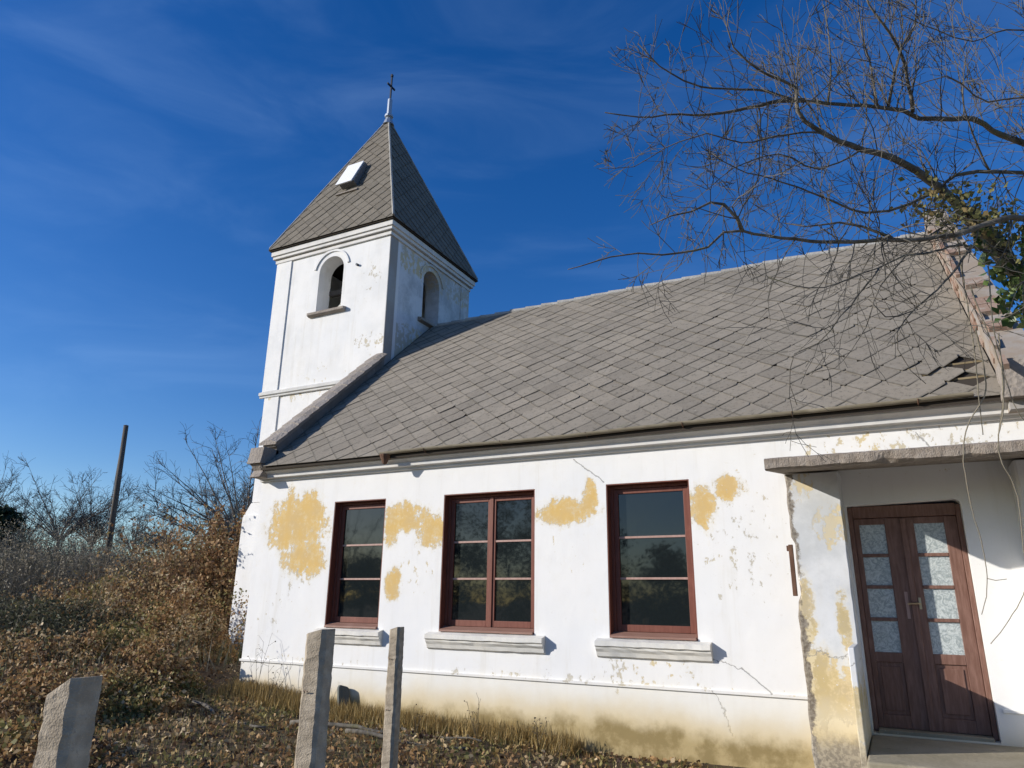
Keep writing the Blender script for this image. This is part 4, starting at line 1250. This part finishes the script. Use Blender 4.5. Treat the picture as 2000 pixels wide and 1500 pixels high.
def bramble(x, y, sx, sy, h, nleaf, label, pal=BROWN, nst=45, leaf=0.062):
    b = Vector((x, y, gz(x, y)))
    root = empty('bramble_bush', b, label, 'bush', 'withered brambles on the bank')
    # positions in world; parts parented with inverse
    tips = stems_mesh(nst, b, (sx, sy), h * 0.86, 0.9, 0.006, [(0.20, 0.13, 0.09), (0.26, 0.19, 0.13), (0.12, 0.08, 0.05)], None)
    st = COL.objects[-1]
    pts = []
    allp = [p for t_ in tips for p in t_[2:]]
    for _ in range(nleaf):
        if R.random() < 0.33:
            p = R.choice(allp) + Vector((R.gauss(0, .06), R.gauss(0, .06), R.gauss(0, .05)))
        else:
            a = R.uniform(0, 6.283); q = math.sqrt(R.random())
            xx, yy = x + math.cos(a) * q * sx, y + math.sin(a) * q * sy
            lump = 0.72 + 0.5 * mnoise.noise(Vector((xx * 1.9, yy * 1.9, 5)))
            hh = h * max(0.12, (1 - q ** 2.2)) * max(0.2, lump)
            p = Vector((xx, yy, gz(xx, yy) + hh * (R.random() ** 0.5)))
        pts.append(p)
    V, F, C = leaf_cloud(np.array(pts), leaf, pal)
    lv = np_mesh('leaves', V, F, C, M['leaf'])
    lv['kind'] = 'stuff'
    st['kind'] = 'stuff'
    for ob in (st, lv):
        ob.parent = root; ob.matrix_parent_inverse = Matrix.Translation(-b)
    return root

# (x, y, sx, sy, h, leaves, label)
BR_ = [(-1.35, -0.75, 1.25, 0.7, 0.62, 6000, 'low leafy bramble spreading in front of the church corner'),
       (-0.2, -2.0, 1.2, 0.7, 0.48, 4500, 'ankle high bramble beside the fallen branches'),
       (-2.75, -0.3, 1.2, 0.9, 0.8, 4600, 'low brown bramble nearest the corner of the church'),
       (-2.75, 1.05, 1.25, 0.85, 1.75, 9000, 'leafy brown bramble bulging in front of the tower foot'),
       (-5.3, 1.2, 1.6, 1.3, 1.6, 9000, 'broad bramble mound on the slope left of the tower'),
       (-2.9, -1.6, 1.5, 1.1, 0.75, 4200, 'flat spreading bramble with tan leaves lower down the bank'),
       (-0.6, -2.6, 1.4, 0.9, 0.55, 3600, 'low bramble behind the nearest concrete post'),
       (1.2, -3.9, 1.3, 0.7, 0.42, 3000, 'sparse ground bramble beside the nearest concrete post'),
       (-5.8, -1.2, 1.9, 1.2, 0.6, 4200, 'rusty brown bramble at the left on the bank'),
       (-7.4, 2.6, 1.6, 1.5, 1.25, 4200, 'faded bramble thicket halfway up the slope')]
for a in BR_: bramble(*a)
bramble(-5.3, 4.15, 1.15, 0.95, 3.7, 24000, 'tall withered reddish thicket leaning against the tower', pal=[(0.34, 0.20, 0.095), (0.27, 0.15, 0.07), (0.22, 0.17, 0.07), (0.42, 0.28, 0.145), (0.15, 0.085, 0.045)], nst=260, leaf=0.085)
bramble(-6.9, 4.5, 1.2, 1.0, 2.9, 15000, 'tall tan thicket of dry stems behind the brambles', pal=[(0.34, 0.25, 0.14), (0.27, 0.185, 0.095), (0.42, 0.33, 0.20)], nst=220, leaf=0.075)
bramble(-8.3, 5.2, 1.3, 1.3, 2.0, 7000, 'yellowish dry thicket on the slope right of the pole', pal=OLIVE, nst=120, leaf=0.055)

for i, (x, y, h, lab) in enumerate(((-5.3, 4.6, 3.0, 'pale tall dry stalks standing closest to the tower'), (-6.4, 4.0, 2.8, 'pale dry stalks rising from the tall reddish thicket'), (-5.4, 0.6, 1.7, 'thin pale stalks standing in the broad bramble mound'), (-7.9, 2.6, 1.9, 'thin pale stalks in the faded bramble thicket'))):
    b = Vector((x, y, gz(x, y)))
    root = empty('dry_stalks', b, lab, 'dry stalks', 'tall dry stalks among the brambles')
    stems_mesh(26, b, (0.7, 0.7), h, 0.22, 0.008, [(0.50, 0.42, 0.29), (0.42, 0.35, 0.24), (0.33, 0.26, 0.18)], None)
    st = COL.objects[-1]; st['kind'] = 'stuff'; st.parent = root; st.matrix_parent_inverse = Matrix.Translation(-b)

# grey dry shrubs further up the slope
def dry_shrub(x, y, s, h, label, dark=False):
    b = Vector((x, y, gz(x, y)))
    root = empty('dry_shrub', b, label, 'shrub', 'grey dry shrubs on the slope')
    pal = [(0.21, 0.185, 0.14), (0.27, 0.235, 0.175), (0.16, 0.145, 0.105)] if not dark else [(0.075, 0.085, 0.045), (0.11, 0.105, 0.065), (0.07, 0.07, 0.05)]
    m = MB()
    for _ in range(230):
        a = R.uniform(0, 6.283); q = math.sqrt(R.random())
        xx, yy = x + math.cos(a) * q * s, y + math.sin(a) * q * s * 0.8
        p = Vector((xx, yy, gz(xx, yy) - .05)); d = Vector((R.gauss(0, .22), R.gauss(0, .22), 1)).normalized()
        hh = h * R.uniform(.5, 1.1) * (1 - 0.4 * q); pts = [p]
        for i in range(5):
            d = (d + rv() * .18).normalized(); pts.append(pts[-1] + d * hh / 5)
        c = R.choice(pal); k = R.uniform(.8, 1.25)
        m.tube(pts, [0.012, .010, .008, .006, .005, .003], 3, cap=False, col=(c[0] * k, c[1] * k, c[2] * k, 1))
        for _k in range(3):
            q0 = R.choice(pts[1:5]); dd = (d + rv() * .9).normalized()
            m.tube([q0, q0 + dd * hh * .15, q0 + (dd + rv() * .3) * hh * .28], [.006, .004, .003], 3, cap=False, col=(c[0] * k, c[1] * k, c[2] * k, 1))
    st = m.build('stems', M['stem'], None, recalc=False)
    n = 2600
    A = NR.uniform(0, 6.283, n); Q = np.sqrt(NR.rand(n))
    px_, py_ = x + np.cos(A) * Q * s, y + np.sin(A) * Q * s * .8
    zz = np.array([gz(u, w_) for u, w_ in zip(px_, py_)]) + h * (1 - 0.55 * Q ** 2) * NR.rand(n) ** .7
    V, F, C = leaf_cloud(np.stack([px_, py_, zz], 1), 0.085, pal, up=1.0, aspect=0.35)
    lv = np_mesh('seed_heads', V, F, C, M['leaf']); lv['kind'] = 'stuff'
    st['kind'] = 'stuff'
    for ob in (st, lv):
        ob.parent = root; ob.matrix_parent_inverse = Matrix.Translation(-b)
for (px, py, Z, s, h, lab, dk) in (
        (30, 1130, 17, 1.9, 1.5, 'grey dry shrub at the far left of the slope', False),
        (150, 1120, 19, 2.2, 1.6, 'grey dry shrub directly left of the pole foot', False),
        (255, 1110, 21, 2.2, 1.5, 'grey dry shrub just right of the pole foot', False),
        (60, 1180, 13, 1.8, 0.9, 'dark low shrub in the hollow at the left', True),
        (170, 1180, 14, 1.8, 0.85, 'dark low shrub in the hollow below the pole', True),
        (330, 1105, 22, 2.0, 1.4, 'grey brush between the pole and the tall thicket', False),
        (90, 1090, 26, 3.0, 1.8, 'dusty brush below the round bare tree', False),
        (200, 1085, 29, 3.0, 1.8, 'dusty brush at the top of the slope behind the pole', False)):
    P_ = at(px, py, Z); dry_shrub(P_.x, P_.y, s, h, lab, dk)

# far bare trees on the skyline
def far_tree(px, py_base, Z, H, W, label, dens=1.0, lean=0.0, pos=None, group='bare trees on the skyline'):
    b = Vector(pos) if pos else at(px, py_base, Z)
    b.z = gz(b.x, b.y) - 0.1
    root = empty('skyline_tree', b, label, 'tree', group)
    tm = MB(); bm_ = MB()
    cw, ch = 0.46 * H * W, 0.40 * H
    cc = b + Vector((0, 0, H * 0.60))
    t0 = b + Vector((R.gauss(0, .1), R.gauss(0, .1), H * 0.22))
    tm.tube([b, b.lerp(t0, .5) + rv() * .04, t0], [0.022 * H, 0.018 * H, 0.015 * H], 6, cap=False)
    for k in range(int(24 * dens)):
        u = rv(); u.z = abs(u.z) * 0.9 + 0.05; u.normalize()
        tgt = cc + Vector((u.x * cw, u.y * cw, (u.z * 1.5 - 0.5) * ch))
        pts = []
        c1 = t0 + Vector((0, 0, H * 0.12)) + Vector((u.x, u.y, 0)) * cw * 0.15
        for q in range(9):
            v_ = q / 8
            p = t0 * (1 - v_) ** 2 + c1 * 2 * v_ * (1 - v_) + tgt * v_ ** 2
            pts.append(p + rv() * 0.03 * H * v_ * (1 - v_))
        tm.tube(pts, [0.008 * H * (1 - .85 * q / 8) for q in range(9)], 4, cap=False)
        for _ in range(int(17 * dens)):
            q = R.randint(3, 8); p = pts[q]; d = ((pts[q] - pts[q - 1]).normalized() * .9 + rv() * .9 + UPW * .25).normalized()
            L = H * R.uniform(.07, .15); sub = [p]
            for _k in range(4):
                d = (d + rv() * .25).normalized(); sub.append(sub[-1] + d * L / 4)
            bm_.tube(sub, [.011, .010, .008, .007, .006], 3, cap=False)
            for _k in range(4):
                p2 = sub[R.randint(1, 4)]; d2 = (d + rv() * .9).normalized(); L2 = L * R.uniform(.3, .7)
                bm_.tube([p2, p2 + d2 * L2 * .5 + rv() * .02, p2 + (d2 + rv() * .25) * L2], [.007, .006, .005], 3, cap=False)
    for (mm, nm) in ((tm, 'trunk'), (bm_, 'branches')):
        ob = mm.build(nm, M['fartwig'], None, recalc=False)
        ob.parent = root; ob.matrix_parent_inverse = Matrix.Translation(-b)
        if nm == 'branches': ob['kind'] = 'stuff'
far_tree(105, 1090, 34, 5.0, 1.35, 'round bare tree on the skyline left of the pole')
far_tree(170, 1090, 37, 4.6, 1.3, 'bare tree on the skyline just left of the pole')
far_tree(-50, 1090, 34, 4.6, 1.0, 'bare tree cut off at the left edge of the picture')
far_tree(262, 1090, 40, 3.7, 1.4, 'small bare tree on the skyline just right of the pole')
far_tree(325, 1090, 42, 3.9, 1.4, 'low bare tree in the middle of the gap between pole and tower')
far_tree(400, 1080, 33, 5.2, 1.3, 'bare tree rising behind the tall thicket')
far_tree(470, 1070, 29, 6.9, 1.1, 'tallest bare tree, half hidden by the tower')
far_tree(40, 1095, 46, 4.2, 1.0, 'distant bare tree behind the evergreen')

def evergreen(x, y, h, w, n, label, group, cols=((0.020, 0.035, 0.016), (0.03, 0.05, 0.022), (0.045, 0.06, 0.03))):
    b = Vector((x, y, gz(x, y)))
    root = empty('evergreen_tree', b, label, 'tree', group)
    m = MB(); m.tube([b, b + Vector((0, 0, h * .9))], [.16, .03], 6); tr = m.build('trunk', M['bark'], None)
    nb = 26
    bz = NR.rand(nb) ** 0.8; ba = NR.uniform(0, 6.283, nb); br_ = w * (1 - bz ** 2) * np.sqrt(NR.rand(nb)) * 0.9
    bc = np.stack([x + np.cos(ba) * br_, y + np.sin(ba) * br_, b.z + 0.25 + bz * h * 0.92], 1)
    sel = NR.randint(0, nb, n)
    P_ = bc[sel] + NR.normal(size=(n, 3)) * np.array([w * .17, w * .17, h * .055])
    P_[:, 2] = np.maximum(P_[:, 2], b.z + .05)
    V, F, C = leaf_cloud(P_, 0.22, cols, aspect=0.6)
    cr = np_mesh('crown', V, F, C, M['leaf'])
    for ob in (tr, cr):
        ob.parent = root; ob.matrix_parent_inverse = Matrix.Translation(-b)
P_ = at(0, 1060, 30); evergreen(P_.x - .6, P_.y, 2.0, 1.5, 5000, 'dark evergreen bush on the skyline at the left edge', None)
LAB_E = ['%s evergreen across the lane, mirrored in the %s' % q for q in (('broad', 'far end of the narrow window'), ('low', 'narrow window'), ('pointed', 'narrow window middle'), ('tall', 'left leaf of the double window'), ('tallest', 'double window middle'), ('tall slim', 'right leaf of the double window'), ('middling', 'gap between the two wider windows'), ('bushy low', 'wide single window'), ('lowest', 'right side of the wide window'), ('rounded', 'wall gap before the porch'), ('dense', 'door panes'))]
# trees across the lane behind the viewer, seen mirrored in the window panes
for i, (x, h, w) in enumerate(((-38, 5, 3.6), (-31, 4.6, 3.6), (-25, 4.6, 3.6), (-20, 10, 4.0), (-15.5, 11.0, 4.2), (-11.5, 10, 4.0), (-7.5, 7.4, 3.2), (-3.0, 4.6, 3.4), (1.5, 4.2, 3.2), (6, 4.5, 3.2), (11, 6, 3))):
    evergreen(x, -36 + R.uniform(-2, 2), h, w, 7000, LAB_E[i], 'evergreens across the lane')

far_tree(0, 0, 0, 8.5, 1.1, 'bare tree across the lane, mirrored in the top pane of the narrow window', pos=(-24.5, -31, 0), group=None)
# ivy round the trunk
ivy = empty('ivy', (11.3, -2.9, 2.0), 'green ivy wrapped round the trunk of the bare tree by the roof end', 'ivy')
def ivy_mesh():
    pts = [(0, -0.5), (0.28, -0.42), (0.5, -0.05), (0.30, 0.05), (0.18, 0.5), (0, 0.62), (-0.18, 0.5), (-0.30, 0.05), (-0.5, -0.05), (-0.28, -0.42)]
    m = MB(); m.add([(0, 0, 0.06)] + [(x, y, -0.08 * abs(x) * 2 - (0.06 if y > .5 else 0)) for x, y in pts], [(0, i + 1, (i + 1) % 10 + 1) for i in range(10)])
    return m.mesh('leaf', M['ivy1'], recalc=False)
IV = ivy_mesh()
ipts = []
for _ in range(900):
    px, py = None, None
    while True:
        px, py = R.uniform(1870, 2160), R.uniform(440, 640)
        # mass along the trunk
        cx = 1925 + (py - 440) * 0.35
        wdt = 62 + (py - 440) * 0.1
        if cx - wdt * 0.55 < px < cx + wdt * 1.6 and not (py > 585 and px < 1940): break
    Z = R.gauss(5.85, 0.18)
    ipts.append(at(px, py, Z))
ipts.sort(key=lambda p: (p - CAM).dot(FWD) + (3 if abs((p - CAM).dot(RGT) / (p - CAM).dot(FWD)) > 0.72 else 0))
for p in ipts[:300]:
    o = bpy.data.objects.new('leaf', IV); COL.objects.link(o); o.parent = ivy; o.matrix_parent_inverse = Matrix.Translation(-ivy.location)
    n = (Vector((-0.35, -0.75, 0.25)) + rv() * 0.75).normalized()
    q = n.to_track_quat('Z', 'Y') @ Quaternion((0, 0, 1), math.pi + R.gauss(0, .6))
    s = R.uniform(0.055, 0.10)
    o.matrix_world = Matrix.Translation(p) @ q.to_matrix().to_4x4() @ Matrix.Scale(s, 4)
V, F, C = leaf_cloud(np.array([tuple(p) for p in ipts[300:]]), 0.085, [(0.05, 0.095, 0.028), (0.09, 0.14, 0.04), (0.15, 0.19, 0.065)], aspect=0.9)
lv = np_mesh('leaves', V, F, C, M['ivyleaf']); lv['kind'] = 'stuff'; lv.parent = ivy; lv.matrix_parent_inverse = Matrix.Translation(-ivy.location)
# dry olive leaves and tangled shoots higher on the limbs
pts = []
for _ in range(650):
    t_ = R.random()
    px = 1800 + 190 * t_ + R.gauss(0, 34); py = 385 + 60 * t_ + R.gauss(0, 28)
    pts.append(tuple(at(px, py, R.gauss(5.8, .2))))
V, F, C = leaf_cloud(np.array(pts), 0.05, [(0.20, 0.19, 0.065), (0.28, 0.25, 0.10), (0.15, 0.15, 0.06), (0.24, 0.18, 0.08)])
lv = np_mesh('dry_leaves', V, F, C, M['leaf']); lv['kind'] = 'stuff'; lv.parent = ivy; lv.matrix_parent_inverse = Matrix.Translation(-ivy.location)

# grass along the wall, leaf litter, twigs on the ground
def blades(name, n, region, hmin, hmax, cols, wid=0.006):
    V = np.empty((n, 3, 3)); C = np.ones((n, 3, 4)); pal = np.array(cols)
    for i in range(n):
        x, y = region()
        z = gz(x, y) - .01
        h = R.uniform(hmin, hmax); a = R.uniform(0, 6.283); w = wid * R.uniform(.6, 1.4)
        ln = R.gauss(0, .35); a2 = R.uniform(0, 6.283)
        V[i, 0] = (x - math.cos(a) * w, y - math.sin(a) * w, z); V[i, 1] = (x + math.cos(a) * w, y + math.sin(a) * w, z)
        V[i, 2] = (x + math.cos(a2) * h * ln, y + math.sin(a2) * h * ln, z + h * R.uniform(.6, 1))
        C[i, :, :3] = pal[R.randrange(len(pal))] * R.uniform(.75, 1.25)
    o = np_mesh(name, V.reshape(-1, 3), np.arange(n * 3).reshape(n, 3), C.reshape(-1, 4), M['blade'], k=3)
    return o
STRAW = [(0.42, 0.31, 0.13), (0.36, 0.25, 0.09), (0.30, 0.22, 0.10), (0.24, 0.19, 0.08), (0.30, 0.19, 0.06)]
GREEN = [(0.10, 0.12, 0.035), (0.14, 0.14, 0.05), (0.20, 0.18, 0.07)]
def reg_wall():
    x = R.uniform(0.0, 6.0) if R.random() < .7 else R.uniform(0, 2.6)
    return x, -0.03 - abs(R.gauss(0, 0.22))
tag(blades('grass', 15000, reg_wall, 0.08, 0.32, STRAW), 'straw coloured grass along the foot of the church wall', 'grass', kind='stuff')
def reg_front():
    return R.uniform(-2.5, 8.3), R.uniform(-3.8, -0.15)
tag(blades('grass', 9000, reg_front, 0.04, 0.16, STRAW + GREEN + GREEN, 0.005), 'short mixed green and straw grass in front of the church', 'grass', kind='stuff')
def reg_slope():
    x = R.uniform(-22, -1); return x, R.uniform(-4, 14)
tag(blades('grass', 22000, reg_slope, 0.2, 0.75, GREYB + [(0.24, 0.20, 0.115)], 0.012), 'tall dry grass covering the slope', 'grass', kind='stuff')
n = 12000
xs_ = NR.uniform(-4.5, 7.5, n); ys_ = np.where(xs_ < -.1, 2.5, 0.0) - NR.rand(n) * np.where(xs_ < -.1, 6.5, 4.0) - 0.05
zs_ = np.array([gz(a, b) for a, b in zip(xs_, ys_)]) + NR.rand(n) * .04
V, F, C = leaf_cloud(np.stack([xs_, ys_, zs_], 1), 0.06, BROWN + [(0.08, 0.045, 0.025), (0.07, 0.04, 0.03)])
o = np_mesh('leaf_litter', V, F, C, M['leaf']); tag(o, 'brown fallen leaves strewn over the ground', 'leaf litter', kind='stuff')
for i, (x0, y0, x1, y1, r, lab) in enumerate(((2.2, -1.15, 4.1, -0.75, .035, 'dark broken branch lying left of the slender post'), (3.3, -1.3, 4.9, -1.0, .03, 'dark fallen branch lying right of the slender post'),
                                             (0.6, -1.3, 2.3, -1.65, .028, 'thin fallen branch near the tall rough post'), (3.6, -0.55, 5.0, -0.75, .02, 'crooked stick on the grass below the double window'))):
    n_ = 9; pts = []
    for k in range(n_):
        u = k / (n_ - 1); x = x0 + (x1 - x0) * u + R.gauss(0, .03); y = y0 + (y1 - y0) * u + R.gauss(0, .03)
        pts.append(Vector((x, y, gz(x, y) + .03 + .04 * math.sin(u * 5 + i))))
    m = MB(); m.tube(pts, [r * (1 - .5 * k / n_) for k in range(n_)], 6)
    tag(m.build('fallen_branch', M['bark'], None, smooth=True), lab, 'branch', 'fallen branches on the grass')
# dead weeds standing in front of the wall
for i, (x, y, h, lab) in enumerate(((0.75, -0.35, 0.95, 'tallest dead weed near the left end of the church wall'), (1.15, -0.45, 0.8, 'dead branching weed left of the tall rough post'), (0.35, -0.5, 0.6, 'low dead weed by the church corner'),
                                    (4.75, -0.5, 0.5, 'dark dead weed below the right end of the double window'), (5.55, -0.4, 0.38, 'small dead weed below the wide right window'), (3.9, -0.6, 0.42, 'tangled dead weed right of the slender post'))):
    b = Vector((x, y, gz(x, y) - .02))
    root = empty('dead_weed', b, lab, 'weed', 'dead weeds by the wall')
    m = MB(); hp_ = []
    for s_ in range(4 if i != 2 else 6):
        d = Vector((R.gauss(0, .16), R.gauss(0, .16), 1)).normalized(); pts = [b.copy()]
        hh = h * R.uniform(.6, 1)
        for k in range(7):
            d = (d + rv() * .1).normalized(); pts.append(pts[-1] + d * hh / 7)
        m.tube(pts, [.005 * (1 - .6 * k / 7) for k in range(8)], 3, cap=False, col=(.10, .085, .06, 1))
        for k in range(4, 8):
            dd = (d + rv() * 1.0).normalized(); q = pts[k] + dd * hh * .16
            m.tube([pts[k], q], [.0025, .0015], 3, cap=False, col=(.10, .085, .06, 1)); hp_.append(q)
    st = m.build('stems', M['stem'], None, recalc=False)
    V, F, C = leaf_cloud(np.array([tuple(q + rv() * .012) for q in hp_ for _ in range(1)]), .026, [(.10, .085, .06), (.14, .11, .075), (.07, .06, .045)])
    lv = np_mesh('seed_heads', V, F, C, M['leaf']); lv['kind'] = 'stuff'
    st['kind'] = 'stuff'
    for ob in (st, lv):
        ob.parent = root; ob.matrix_parent_inverse = Matrix.Translation(-b)
